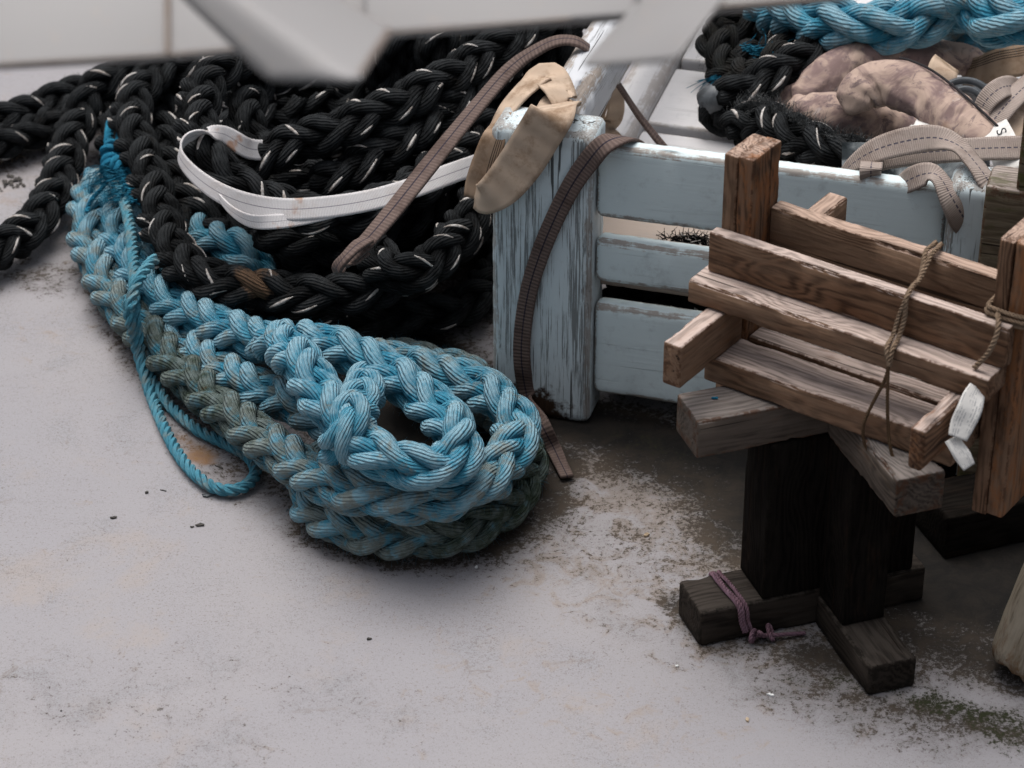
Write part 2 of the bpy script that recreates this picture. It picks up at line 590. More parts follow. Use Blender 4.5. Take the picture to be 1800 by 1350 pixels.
M['fleck'] = flat_mat('white_marker_yarn', (0.30, 0.26, 0.23), (0.66, 0.63, 0.60), 120.0)
M['fuzz'] = flat_mat('grey_frayed_fibre', (0.035, 0.037, 0.038), (0.17, 0.175, 0.175), 150.0)

def mat_webbing(name, base, base2, line, dirt, rib=420.0, stripes=(0.5,), dash=False, dirt_amt=0.6, lw=0.035, rust=False, ribc=0.45):
    g = G(name, 0.85, 0.2)
    uv, u, v = uv_sep(g)
    pos = g.obj()
    ribs = g.math('ADD', g.math('MULTIPLY', g.math('SINE', g.math('MULTIPLY', v, rib * 6.2832)), 0.5), 0.5)
    col = g.mix(g.noise(pos, 35.0, 4.0), base, base2)
    col = g.mix(g.math('MULTIPLY', ribs, ribc), g.mix(0.35, col, (0.02, 0.015, 0.012)), col)
    n = g.noise(pos, 28.0, 5.0, 0.7)
    col = g.mix(g.math('MULTIPLY', g.smooth(n, 0.47, 0.7), dirt_amt), col, dirt)
    for c in stripes:
        d = g.math('ABSOLUTE', g.math('SUBTRACT', u, c))
        f = g.math('LESS_THAN', d, lw)
        if dash:
            f = g.math('MULTIPLY', f, g.math('GREATER_THAN', g.math('FRACT', g.math('MULTIPLY', v, 140.0)), 0.35))
        col = g.mix(g.math('MULTIPLY', f, 0.9), col, line)
    if rust:
        col = g.mix(g.math('MULTIPLY', g.smooth(g.noise(pos, 17.0, 4.0), 0.63, 0.70), 0.75), col, (0.38, 0.17, 0.07))
    h = g.math('ADD', ribs, g.math('MULTIPLY', g.noise(g.scale(uv, (60, 900, 1)), 1.0, 2.0), 0.6))
    return g.done(col, g.bump(h, 0.6, 0.0007))

M['web_brown'] = mat_webbing('brown_webbing', (0.195, 0.140, 0.122), (0.12, 0.085, 0.073), (0.02, 0.017, 0.03), (0.060, 0.038, 0.031), rib=215.0, lw=0.04, dirt_amt=0.75, ribc=0.8)
M['web_pale'] = mat_webbing('pale_webbing', (0.52, 0.435, 0.385), (0.40, 0.325, 0.285), (0.05, 0.045, 0.07), (0.17, 0.125, 0.10), rib=430.0, dash=True, lw=0.03, dirt_amt=0.55)
M['web_white'] = mat_webbing('white_webbing', (0.86, 0.83, 0.83), (0.80, 0.77, 0.77), (0.16, 0.15, 0.18), (0.45, 0.37, 0.32), rib=560.0, lw=0.018, dirt_amt=0.35, rust=True)
M['web_tan'] = mat_webbing('tan_webbing', (0.47, 0.345, 0.245), (0.36, 0.245, 0.165), (0.035, 0.025, 0.02), (0.15, 0.085, 0.045), rib=40.0, stripes=(0.12, 0.2, 0.28, 0.36), lw=0.018, dirt_amt=0.75)
M['web_tan_plain'] = mat_webbing('plain_tan_webbing', (0.72, 0.57, 0.44), (0.58, 0.42, 0.30), (0.035, 0.025, 0.02), (0.20, 0.12, 0.065), rib=40.0, stripes=(), dirt_amt=0.75)

def mat_canvas():
    g = G('stained_canvas', 0.8, 0.2)
    pos = g.obj()
    n1 = g.noise(pos, 20.0, 4.0, 0.65, 0.8); n2 = g.noise(pos, 48.0, 5.0, 0.7, 1.2); n3 = g.noise(pos, 11.0, 3.0)
    col = g.mix(g.smooth(n1, 0.40, 0.60), (0.205, 0.140, 0.130), (0.43, 0.318, 0.258))
    col = g.mix(g.math('MULTIPLY', g.smooth(n2, 0.53, 0.66), 0.75), col, (0.105, 0.074, 0.085))
    col = g.mix(g.math('MULTIPLY', g.smooth(g.noise(pos, 33.0, 4.0, 0.6, 1.0), 0.60, 0.70), 0.6), col, (0.47, 0.40, 0.37))
    col = g.mix(g.math('MULTIPLY', g.smooth(n3, 0.62, 0.72), 0.65), col, (0.19, 0.085, 0.04))
    h = g.noise(g.scale(pos, (1, 1, 1)), 30.0, 2.0, 0.5, 0.3)
    nb = g.bump(h, 0.22, 0.010)
    return g.done(col, g.bump(g.noise(pos, 900.0, 2.0), 0.3, 0.0006, nb))
M['canvas'] = mat_canvas()

def wood_grain(g, scale_len=5.0, ring=130.0):
    lc = g.attr("lc", "Vector")
    warp = g.noise(g.scale(lc, (6.0, 26.0, 26.0)), 1.0, 3.0, 0.6)
    st = g.n("SeparateXYZ"); g.link(lc, st.inputs[0])
    kn = g.voro(g.scale(lc, (6.0, 15.0, 15.0)), 1.0)
    warp = g.math('ADD', warp, g.math('MULTIPLY', g.math('SUBTRACT', 1.0, g.smooth(kn, 0.0, 0.45)), 0.7))
    d = g.math('ADD', g.math('ADD', g.math('MULTIPLY', st.outputs[1], ring), g.math('MULTIPLY', st.outputs[2], ring * 0.55)), g.math('MULTIPLY', warp, 6.5))
    rings = g.math('ADD', g.math('MULTIPLY', g.math('SINE', g.math('MULTIPLY', d, 6.2832)), 0.5), 0.5)
    fib = g.noise(g.scale(lc, (scale_len * 3, 420.0, 420.0)), 1.0, 4.0, 0.65)
    return lc, rings, g.math('MULTIPLY', fib, g.smooth(kn, 0.02, 0.16))

def mat_wood(name, c_dark, c_mid, c_pale, grey, stain_c, grey_amt=0.85, black=0.35, spec=0.15, torn=(0.075, 0.034, 0.018)):
    g = G(name, 0.82, spec)
    lc, rings, fib = wood_grain(g)
    pos = g.obj()
    stain = g.attr("stain"); edge = g.attr("edge")
    rnd = g.attr("rnd")
    blotch = g.noise(g.scale(lc, (11.0, 30.0, 30.0)), 1.0, 4.0, 0.65)
    col = g.mix(g.smooth(g.math('ADD', g.math('MULTIPLY', rings, 0.32), g.math('MULTIPLY', fib, 0.68)), 0.22, 0.72), c_dark, c_mid)
    col = g.mix(g.math('MULTIPLY', g.smooth(g.math('ADD', blotch, g.math('MULTIPLY', rnd, 0.25)), 0.45, 0.8), g.math('ADD', 0.35, g.math('MULTIPLY', fib, 0.9)), clamp=True), col, c_pale)
    nz = g.n("SeparateXYZ"); g.link(g.n("NewGeometry").outputs["True Normal"], nz.inputs[0])
    top = g.smooth(nz.outputs[2], 0.35, 0.9)
    silver = g.math('MULTIPLY', g.math('MULTIPLY', top, grey_amt), g.smooth(g.math('ADD', g.math('MULTIPLY', fib, 0.5), g.math('MULTIPLY', blotch, 0.5)), 0.15, 0.5))
    gt = g.mix(g.smooth(g.math('ADD', g.math('MULTIPLY', fib, 0.7), g.math('MULTIPLY', rings, 0.25)), 0.22, 0.62), tuple(0.5 * c for c in grey), grey)
    col = g.mix(g.math('MULTIPLY', silver, 0.9), col, gt)
    col = g.mix(g.math('MULTIPLY', g.smooth(g.noise(g.scale(lc, (14.0, 60.0, 60.0), (3, 1, 2)), 1.0, 5.0, 0.7), 0.55, 0.72), black), col, (0.022, 0.014, 0.010))
    # long thin drying cracks
    crk = g.smooth(g.noise(g.scale(lc, (3.0, 190.0, 190.0), (7, 3, 5)), 1.0, 2.0, 0.5), 0.66, 0.70)
    col = g.mix(g.math('MULTIPLY', crk, 0.8), col, (0.016, 0.010, 0.007))
    om = g.smooth(g.math('ADD', g.noise(g.scale(lc, (22.0, 60.0, 60.0), (4, 4, 1)), 1.0, 5.0, 0.72), g.math('MULTIPLY', stain, 0.22)), 0.60, 0.78)
    col = g.mix(g.math('MULTIPLY', om, g.math('MULTIPLY', stain, 1.0, clamp=True)), col, stain_c)
    # splintered edges show darker torn fibre
    em = g.math('MULTIPLY', g.smooth(edge, 0.32, 0.8), g.smooth(g.noise(pos, 120.0, 3.0, 0.7), 0.45, 0.58))
    col = g.mix(g.math('MULTIPLY', em, 0.75), col, torn)
    h = g.math('ADD', g.math('MULTIPLY', fib, 1.0), g.math('MULTIPLY', rings, 0.25))
    h = g.math('SUBTRACT', h, g.math('MULTIPLY', crk, 1.2))
    return g.done(col, g.bump(h, 0.7, 0.0011))

M['wood'] = mat_wood('weathered_brown_timber', (0.050, 0.026, 0.015), (0.185, 0.102, 0.060), (0.225, 0.143, 0.094), (0.62, 0.505, 0.45), (0.24, 0.105, 0.045))
M['wood_red'] = mat_wood('reddish_timber', (0.055, 0.029, 0.017), (0.185, 0.105, 0.064), (0.235, 0.150, 0.098), (0.56, 0.41, 0.33), (0.26, 0.105, 0.040), grey_amt=0.75)
M['wood_grey'] = mat_wood('grey_timber', (0.028, 0.022, 0.017), (0.085, 0.066, 0.053), (0.11, 0.088, 0.072), (0.235, 0.205, 0.19), (0.14, 0.06, 0.02))
M['wood_black'] = mat_wood('black_timber', (0.004, 0.0035, 0.003), (0.010, 0.008, 0.007), (0.014, 0.012, 0.010), (0.022, 0.019, 0.016), (0.05, 0.03, 0.02), grey_amt=0.2, black=0.6, spec=0.02, torn=(0.006, 0.005, 0.004))
M['wood_shaded'] = mat_wood('shaded_dark_timber', (0.009, 0.007, 0.006), (0.030, 0.024, 0.019), (0.042, 0.034, 0.028), (0.085, 0.072, 0.062), (0.05, 0.03, 0.02), grey_amt=0.5, black=0.7, spec=0.05, torn=(0.012, 0.010, 0.008))  # stand feet: the shade under the rack is put into a darker wood colour
M['wood_moss'] = mat_wood('mossy_timber', (0.075, 0.055, 0.035), (0.14, 0.11, 0.075), (0.17, 0.14, 0.10), (0.40, 0.34, 0.31), (0.055, 0.06, 0.015))

def mat_paint(name, paint, paint2, wood, crack=1.0, wear=0.7):
    g = G(name, 0.55, 0.35)
    lc, rings, fib = wood_grain(g)
    pos = g.obj()
    edge = g.attr("edge"); stain = g.attr("stain")
    col = g.mix(g.noise(pos, 9.0, 4.0), paint, paint2)
    col = g.mix(g.math('MULTIPLY', g.smooth(g.noise(pos, 55.0, 5.0, 0.7), 0.52, 0.75), 0.28), col, (0.22, 0.24, 0.25))
    # flaking: fine vertical cracks in the coat
    c1 = g.noise(g.scale(lc, (14.0, 560.0, 560.0)), 1.0, 4.0, 0.7)
    c2 = g.noise(g.scale(lc, (3.0, 120.0, 120.0), (3, 9, 4)), 1.0, 2.0, 0.5)
    patch = g.noise(g.scale(lc, (4.0, 34.0, 34.0), (1, 2, 8)), 1.0, 3.0)
    f1 = g.smooth(g.math('ADD', c1, g.math('MULTIPLY', patch, 0.75)), 0.93 + 0.17 * (1 - crack), 1.03 + 0.12 * (1 - crack))
    f2 = g.smooth(c2, 0.66, 0.675)
    col = g.mix(g.math('MULTIPLY', f1, 0.72 * crack), col, (0.055, 0.05, 0.045))
    col = g.mix(g.math('MULTIPLY', f2, 0.9 * crack), col, (0.015, 0.014, 0.013))
    w = g.smooth(g.math('ADD', g.math('MULTIPLY', edge, 0.42), g.math('MULTIPLY', g.math('ADD', fib, g.noise(pos, 50.0, 4.0, 0.7)), 0.5)), 0.82, 0.93)
    col = g.mix(g.math('MULTIPLY', w, wear), col, g.mix(fib, wood, (0.36, 0.31, 0.27)))
    rot = g.smooth(g.math('ADD', g.math('MULTIPLY', g.noise(pos, 45.0, 4.0, 0.7), 0.8), stain), 0.85, 1.0)
    col = g.mix(rot, col, g.mix(fib, (0.018, 0.012, 0.008), (0.07, 0.035, 0.018)))
    h = g.math('SUBTRACT', g.math('MULTIPLY', fib, 0.5), g.math('ADD', f1, f2))
    return g.done(col, g.bump(h, 0.5, 0.0012))
M['paint'] = mat_paint('flaking_pale_blue_paint', (0.56, 0.655, 0.685), (0.63, 0.70, 0.72), (0.16, 0.125, 0.10))
M['paint_smooth'] = mat_paint('pale_blue_paint', (0.60, 0.705, 0.72), (0.66, 0.75, 0.76), (0.20, 0.165, 0.14), crack=0.12, wear=0.9)
M['paint_grey'] = mat_paint('pale_grey_paint', (0.56, 0.55, 0.55), (0.62, 0.60, 0.60), (0.24, 0.19, 0.16), crack=0.15, wear=0.6)
M['paint_beige'] = mat_paint('dirty_beige_paint', (0.30, 0.245, 0.205), (0.36, 0.29, 0.24), (0.20, 0.12, 0.07), crack=0.3, wear=0.7)
M['paint_worn'] = mat_paint('worn_white_paint', (0.60, 0.61, 0.63), (0.52, 0.53, 0.55), (0.20, 0.155, 0.115), crack=1.0, wear=0.95)

def mat_deck():
    g = G('painted_deck', 0.72, 0.25)
    pos = g.obj()
    dirt = g.attr("dirt"); moss = g.attr("moss"); rust = g.attr("rust"); tan = g.attr("tan")
    n_big = g.noise(pos, 2.3, 4.0, 0.55); n_mid = g.noise(pos, 11.0, 5.0, 0.65, 0.5)
    n_f = g.noise(pos, 170.0, 4.0, 0.75); n_ff = g.noise(pos, 520.0, 3.0, 0.8)
    n_patch = g.noise(pos, 34.0, 5.0, 0.7, 0.8)
    col = g.mix(g.smooth(n_big, 0.38, 0.62), (0.284, 0.273, 0.286), (0.300, 0.285, 0.292))
    col = g.mix(g.math('MULTIPLY', g.smooth(n_mid, 0.5, 0.72), 0.28), col, (0.262, 0.280, 0.305))
    col = g.mix(g.math('MULTIPLY', g.smooth(g.noise(pos, 6.5, 6.0, 0.7, 0.4), 0.54, 0.70), 0.45), col, (0.33, 0.275, 0.235))
    col = g.mix(g.math('MULTIPLY', g.smooth(g.math('ADD', n_patch, g.math('MULTIPLY', tan, 0.3)), 0.60, 0.78), 0.6), col, (0.27, 0.215, 0.172))
    # scattered grit, everywhere a little
    gr = g.smooth(g.math('ADD', g.math('ADD', g.math('MULTIPLY', n_ff, 0.6), g.math('MULTIPLY', n_f, 0.4)), g.math('MULTIPLY', g.math('SUBTRACT', n_mid, 0.5), 0.30)), 0.50, 0.68)
    col = g.mix(g.math('MULTIPLY', gr, 0.62), col, (0.115, 0.090, 0.080))
    salt = g.noise(pos, 850.0, 2.0, 0.9)
    col = g.mix(g.math('MULTIPLY', g.smooth(salt, 0.50, 0.72), 0.38), col, (0.17, 0.145, 0.14))
    col = g.mix(g.math('MULTIPLY', g.smooth(g.noise(pos, 640.0, 2.0, 0.9), 0.55, 0.72), 0.35), col, (0.40, 0.385, 0.39))
    pit = g.smooth(g.math('ADD', g.noise(pos, 300.0, 3.0, 0.8), g.math('MULTIPLY', g.noise(pos, 7.0, 3.0), 0.12)), 0.655, 0.70)
    col = g.mix(g.math('MULTIPLY', pit, 0.55), col, (0.13, 0.095, 0.08))
    # cracks in the paint
    ck = g.voro(g.scale(pos, (1, 1, 1)), 2.4, 'DISTANCE_TO_EDGE')
    ckd = g.math('ADD', ck, g.math('MULTIPLY', g.math('SUBTRACT', g.noise(pos, 16.0, 5.0, 0.7), 0.5), 0.10))
    ckm = g.math('MULTIPLY', g.math('SUBTRACT', 1.0, g.smooth(g.math('ABSOLUTE', ckd), 0.0, 0.006)), g.smooth(n_mid, 0.5, 0.62))
    col = g.mix(g.math('MULTIPLY', ckm, 0.45), col, (0.19, 0.155, 0.135))
    # grime speckle, deepening to painted shade where the attribute is high
    sp = g.math('ADD', g.math('MULTIPLY', n_f, 0.45), g.math('ADD', g.math('MULTIPLY', n_ff, 0.2), g.math('MULTIPLY', n_patch, 0.35)))
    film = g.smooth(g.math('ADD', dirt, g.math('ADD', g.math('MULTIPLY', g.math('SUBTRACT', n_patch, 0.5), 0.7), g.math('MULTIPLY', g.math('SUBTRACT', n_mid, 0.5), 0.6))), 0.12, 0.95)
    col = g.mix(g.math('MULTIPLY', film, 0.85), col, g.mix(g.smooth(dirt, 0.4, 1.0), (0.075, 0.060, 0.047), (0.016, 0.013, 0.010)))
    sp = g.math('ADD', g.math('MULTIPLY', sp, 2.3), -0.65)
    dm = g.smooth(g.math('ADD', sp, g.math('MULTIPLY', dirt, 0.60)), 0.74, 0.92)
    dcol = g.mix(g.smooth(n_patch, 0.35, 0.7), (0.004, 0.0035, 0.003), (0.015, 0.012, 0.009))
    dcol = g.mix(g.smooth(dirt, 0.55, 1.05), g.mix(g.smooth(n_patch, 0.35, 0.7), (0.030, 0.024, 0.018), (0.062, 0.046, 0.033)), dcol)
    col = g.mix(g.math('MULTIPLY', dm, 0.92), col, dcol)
    mm = g.smooth(g.math('ADD', sp, g.math('MULTIPLY', moss, 0.46)), 0.76, 0.98)
    col = g.mix(mm, col, g.mix(n_f, (0.010, 0.013, 0.005), (0.034, 0.038, 0.014)))
    rm = g.smooth(g.math('ADD', g.math('MULTIPLY', n_patch, 0.6), g.math('MULTIPLY', rust, 0.75)), 0.55, 0.95)
    col = g.mix(g.math('MULTIPLY', rm, 0.85), col, g.mix(n_f, (0.10, 0.035, 0.015), (0.30, 0.17, 0.065)))
    h = g.math('ADD', g.math('MULTIPLY', n_f, 0.6), g.math('ADD', g.math('MULTIPLY', dm, 0.7), g.math('MULTIPLY', n_ff, 0.4)))
    return g.done(col, g.bump(h, 0.35, 0.0016), g.math('ADD', 0.6, g.math('MULTIPLY', dm, 0.3)))
M['deck'] = mat_deck()

def mat_steel():
    g = G('white_painted_steel', 0.5, 0.4)
    pos = g.obj()
    col = g.mix(g.noise(pos, 7.0, 4.0), (0.29, 0.28, 0.277), (0.255, 0.243, 0.24))
    col = g.mix(g.math('MULTIPLY', g.smooth(g.noise(pos, 60.0, 5.0, 0.7), 0.55, 0.8), 0.35), col, (0.36, 0.28, 0.22))
    e = g.attr("edge")
    col = g.mix(g.math('MULTIPLY', g.smooth(g.math('ADD', g.math('MULTIPLY', g.noise(pos, 25.0, 4.0), 0.7), g.math('MULTIPLY', e, 0.6)), 0.75, 1.0), 0.7), col, (0.42, 0.30, 0.21))
    return g.done(col, g.bump(g.noise(pos, 240.0, 3.0), 0.1, 0.001))
M['steel'] = mat_steel()
M['steel_shaded'] = flat_mat('shaded_white_paint', (0.25, 0.205, 0.18), (0.31, 0.27, 0.245), 9.0, 0.6, 0.2)  # brace side faces: brownish reflected shade put into the paint colour
M['steel_rust'] = flat_mat('rust_streaked_paint', (0.21, 0.165, 0.135), (0.29, 0.262, 0.245), 14.0, 0.6, 0.2)

def mat_twine(name, c1, c2):
    g = G(name, 0.9, 0.1)
    uv, u, v = uv_sep(g)
    st = g.math('ADD', g.math('MULTIPLY', g.math('SINE', g.math('MULTIPLY', g.math('ADD', g.math('MULTIPLY', u, 3.0), g.math('MULTIPLY', v, 260.0)), 6.2832)), 0.5), 0.5)
    pos = g.obj()
    col = g.mix(g.noise(pos, 130.0, 4.0), c1, c2)
    return g.done(col, g.bump(g.math('ADD', st, g.noise(pos, 700.0, 3.0)), 0.7, 0.0006))
M['twine'] = mat_twine('sisal_twine', (0.15, 0.10, 0.065), (0.30, 0.22, 0.155))
M['twine_dark'] = mat_twine('dirty_twine', (0.06, 0.035, 0.02), (0.13, 0.085, 0.05))
M['purple'] = mat_twine('purple_cord', (0.12, 0.055, 0.060), (0.22, 0.145, 0.19))
M['rubber'] = flat_mat('dark_plastic', (0.05, 0.055, 0.06), (0.11, 0.12, 0.13), 40.0, 0.45, 0.2, 0.001, 0.4)
M['tarp'] = flat_mat('grey_plastic_sheet', (0.05, 0.06, 0.065), (0.13, 0.145, 0.15), 50.0, 0.5, 0.5, 0.002, 0.4)
M['ink'] = flat_mat('black_ink', (0.02, 0.02, 0.025), (0.035, 0.035, 0.04), 100.0)
M['paper'] = flat_mat('white_label_cloth', (0.60, 0.575, 0.54), (0.72, 0.70, 0.67), 50.0, 0.8, 0.3)
M['seam'] = flat_mat('dark_seam_piping', (0.018, 0.016, 0.018), (0.04, 0.036, 0.038), 90.0)
M['flake_dark'] = flat_mat('dark_paint_flake', (0.03, 0.028, 0.027), (0.10, 0.09, 0.08), 200.0)
M['flake_white'] = flat_mat('white_paint_flake', (0.65, 0.66, 0.65), (0.78, 0.78, 0.76), 200.0)
M['straw'] = flat_mat('dry_straw', (0.30, 0.22, 0.14), (0.48, 0.38, 0.27), 200.0)

def mat_tag_paper():
    g = G('crumpled_tag_paper', 0.8, 0.2)
    uv, u, v = uv_sep(g)
    pos = g.obj()
    # rows of faded print
    row = g.math('FRACT', g.math('MULTIPLY', u, 9.0))
    ln = g.math('MULTIPLY', g.math('LESS_THAN', row, 0.4), g.math('GREATER_THAN', g.noise(g.scale(uv, (9.0, 260.0, 1)), 1.0, 2.0), 0.47))
    ln = g.math('MULTIPLY', ln, g.math('GREATER_THAN', g.noise(g.scale(uv, (3.0, 30.0, 1)), 1.0, 1.0), 0.45))
    col = g.mix(g.noise(pos, 60.0, 4.0), (0.60, 0.58, 0.55), (0.70, 0.68, 0.65))
    col = g.mix(g.math('MULTIPLY', ln, 0.6), col, (0.17, 0.18, 0.20))
    return g.done(col, g.bump(g.noise(pos, 90.0, 3.0), 0.4, 0.002))
M['tag'] = mat_tag_paper()

# ------------------------------------------------------------------ the deck: one sheet out to the horizon
def build_deck():
    def axis(lo, hi, far0, far1):
        a = np.arange(lo, hi + 1e-6, 0.01)
        return np.concatenate([lo - np.array([far0, far0 * .5, far0 * .15]), a, hi + np.array([far1 * .15, far1 * .5, far1])])
    xs, ys = axis(-0.9, 0.9, 0.9, 0.9), axis(-0.95, 1.3, 0.3, 3.0)
    X, Y = np.meshgrid(xs, ys)
    n, k = X.shape
    V = np.stack([X, Y, np.zeros_like(X)], -1).reshape(-1, 3)
    i = np.arange(n - 1)[:, None] * k + np.arange(k - 1)[None, :]
    F = np.stack([i, i + 1, i + k + 1, i + k], -1).reshape(-1, 4).tolist()
    # the deck's rim goes down to the water
    rim = list(range(k)) + [r * k + k - 1 for r in range(1, n)] + [(n - 1) * k + c for c in range(k - 2, -1, -1)] + [r * k for r in range(n - 2, 0, -1)]
    low = V[rim] - np.array([0, 0, 0.5])
    b0 = len(V); m_ = len(rim)
    F += [(rim[q], b0 + q, b0 + (q + 1) % m_, rim[(q + 1) % m_]) for q in range(m_)]
    V = np.vstack([V, low])
    def field(shapes):
        f = np.zeros(len(V))
        for (x0, y0, x1, y1, r, st) in shapes:
            a, b = P(x0, y0)[:2], P(x1, y1)[:2]
            d = b - a
            t = np.clip(((V[:, :2] - a) @ d) / max(d @ d, 1e-9), 0, 1)
            dist = np.linalg.norm(V[:, :2] - (a + t[:, None] * d), axis=1)
            g_ = np.clip(1 - dist / r, 0, 1)
            f = np.maximum(f, st * g_ * g_ * (3 - 2 * g_))
        return f
    dirt = field([  # real grime, plus shade painted dark by the post, in the coil, behind the stand
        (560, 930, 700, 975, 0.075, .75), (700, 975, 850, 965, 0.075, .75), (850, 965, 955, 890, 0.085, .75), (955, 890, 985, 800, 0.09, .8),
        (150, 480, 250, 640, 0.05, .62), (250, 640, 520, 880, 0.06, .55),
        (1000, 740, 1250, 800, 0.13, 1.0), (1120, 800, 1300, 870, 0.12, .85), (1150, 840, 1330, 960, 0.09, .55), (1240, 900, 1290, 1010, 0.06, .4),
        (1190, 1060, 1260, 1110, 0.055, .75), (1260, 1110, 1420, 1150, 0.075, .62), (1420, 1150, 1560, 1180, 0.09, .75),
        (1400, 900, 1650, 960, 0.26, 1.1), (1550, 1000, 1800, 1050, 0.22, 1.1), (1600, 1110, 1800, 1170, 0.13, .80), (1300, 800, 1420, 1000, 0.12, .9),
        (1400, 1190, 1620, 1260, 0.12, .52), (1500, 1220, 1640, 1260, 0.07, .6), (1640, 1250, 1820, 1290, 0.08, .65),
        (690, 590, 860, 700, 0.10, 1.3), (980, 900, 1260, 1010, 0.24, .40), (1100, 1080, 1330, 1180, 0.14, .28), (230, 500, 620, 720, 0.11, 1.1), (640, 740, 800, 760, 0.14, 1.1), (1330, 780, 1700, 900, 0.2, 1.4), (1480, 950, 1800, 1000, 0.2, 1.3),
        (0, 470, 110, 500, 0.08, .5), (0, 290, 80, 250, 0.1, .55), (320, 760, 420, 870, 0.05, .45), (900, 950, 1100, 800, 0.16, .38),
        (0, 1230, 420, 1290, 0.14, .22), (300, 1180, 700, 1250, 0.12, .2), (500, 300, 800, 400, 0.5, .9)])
    moss = field([(1480, 1195, 1640, 1235, 0.04, .75), (1640, 1235, 1810, 1275, 0.05, .85), (1360, 1190, 1390, 1195, 0.02, .8), (1740, 1290, 1810, 1330, 0.05, .7),
                  (1110, 770, 1200, 800, 0.05, .5), (600, 985, 860, 975, 0.025, .5)])
    rust = field([(345, 800, 362, 806, 0.032, 1.0), (325, 770, 350, 790, 0.04, .6), (10, 350, 30, 360, 0.05, .45), (180, 955, 200, 960, 0.03, .4), (990, 1020, 1000, 1025, 0.03, .35)])
    tan = field([(1060, 830, 1300, 960, 0.16, .9), (1000, 1000, 1350, 1100, 0.16, .6), (800, 1180, 1300, 1300, 0.14, .3), (60, 600, 140, 560, 0.1, .3)])
    mb = MB()
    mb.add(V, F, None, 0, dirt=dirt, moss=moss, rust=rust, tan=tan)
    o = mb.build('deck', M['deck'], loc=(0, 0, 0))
    tag(o, 'pale grey painted deck with grit, moss and rust stains', kind='structure')
build_deck()
def build_water():
    mb = MB()
    mb.add([(-80, -80, -0.42), (80, -80, -0.42), (80, 80, -0.42), (-80, 80, -0.42)], [(0, 1, 2, 3)], None, 0)  # unseen sheet, added to cut the light bounced onto front faces
    tag(mb.build('water', M['water'], loc=(0, 0, -0.42)), 'dark harbour water round the deck', kind='structure')
g_ = G('harbour_water', 0.12, 0.5)
M['water'] = g_.done((0.012, 0.018, 0.020), g_.bump(g_.noise(g_.obj(), 3.0, 4.0), 0.3, 0.05))
build_water()

# ------------------------------------------------------------------ the pale blue bench
BF = Frame(P(864, 722, 0), -15.9)
def bench():
    root = empty('bench', BF.w(0.05, 0.05, 0), 'old pale blue painted slatted bench with gear piled on its seat', 'bench')
    w = lambda nm, mt, *a, **k: one_board(nm, root, M[mt], BF, *a, **k)
    w('post', 'paint', (0, 0.118), (0, 0.062), (0.0, 0.375), axis=2, bev=0.008, chip=0.0006, foot=0.075)     # its foot has rotted
    w('post', 'paint', (0.508, 0.560), (0.0, 0.062), (0.0, 0.375), axis=2, bev=0.010, chip=0.0005)
    sl = (0.1185, 0.5075)
    w('slat', 'paint_smooth', sl, (0.012, 0.036), (0.270, 0.362), bev=0.010, chip=0.0005)
    w('slat', 'paint_smooth', sl, (0.012, 0.036), (0.187, 0.243), bev=0.009, chip=0.0004)
    w('slat', 'paint_smooth', sl, (0.012, 0.036), (0.038, 0.158), bev=0.010, chip=0.0004)
    w('arm_rail', 'paint_worn', (0.032, 0.082), (0.0625, 0.80), (0.300, 0.372), axis=1, bev=0.020, chip=0.001)
    w('side_rail', 'paint_grey', (0.030, 0.084), (0.0625, 0.80), (0.120, 0.210), axis=1, bev=0.018, chip=0.0004)
    for (b0, b1) in ((0.045, 0.185), (0.20, 0.372), (0.395, 0.556), (0.585, 0.74), (0.765, 0.93)):
        w('seat_board', 'paint_beige' if b0 < 0.1 else 'paint_grey', (0.0865, 0.75), (b0, b1), (0.164, 0.2), bev=0.004, chip=0.0005)
    for b0 in (0.22, 0.80):
        w('leg', 'paint_smooth', (0.66, 0.71), (b0, b0 + 0.06), (0.0, 0.1635), axis=2, bev=0.006)
    w('post', 'paint_smooth', (0.032, 0.082), (0.8005, 0.86), (0.0, 0.372), axis=2, bev=0.008)
    return root
bench()

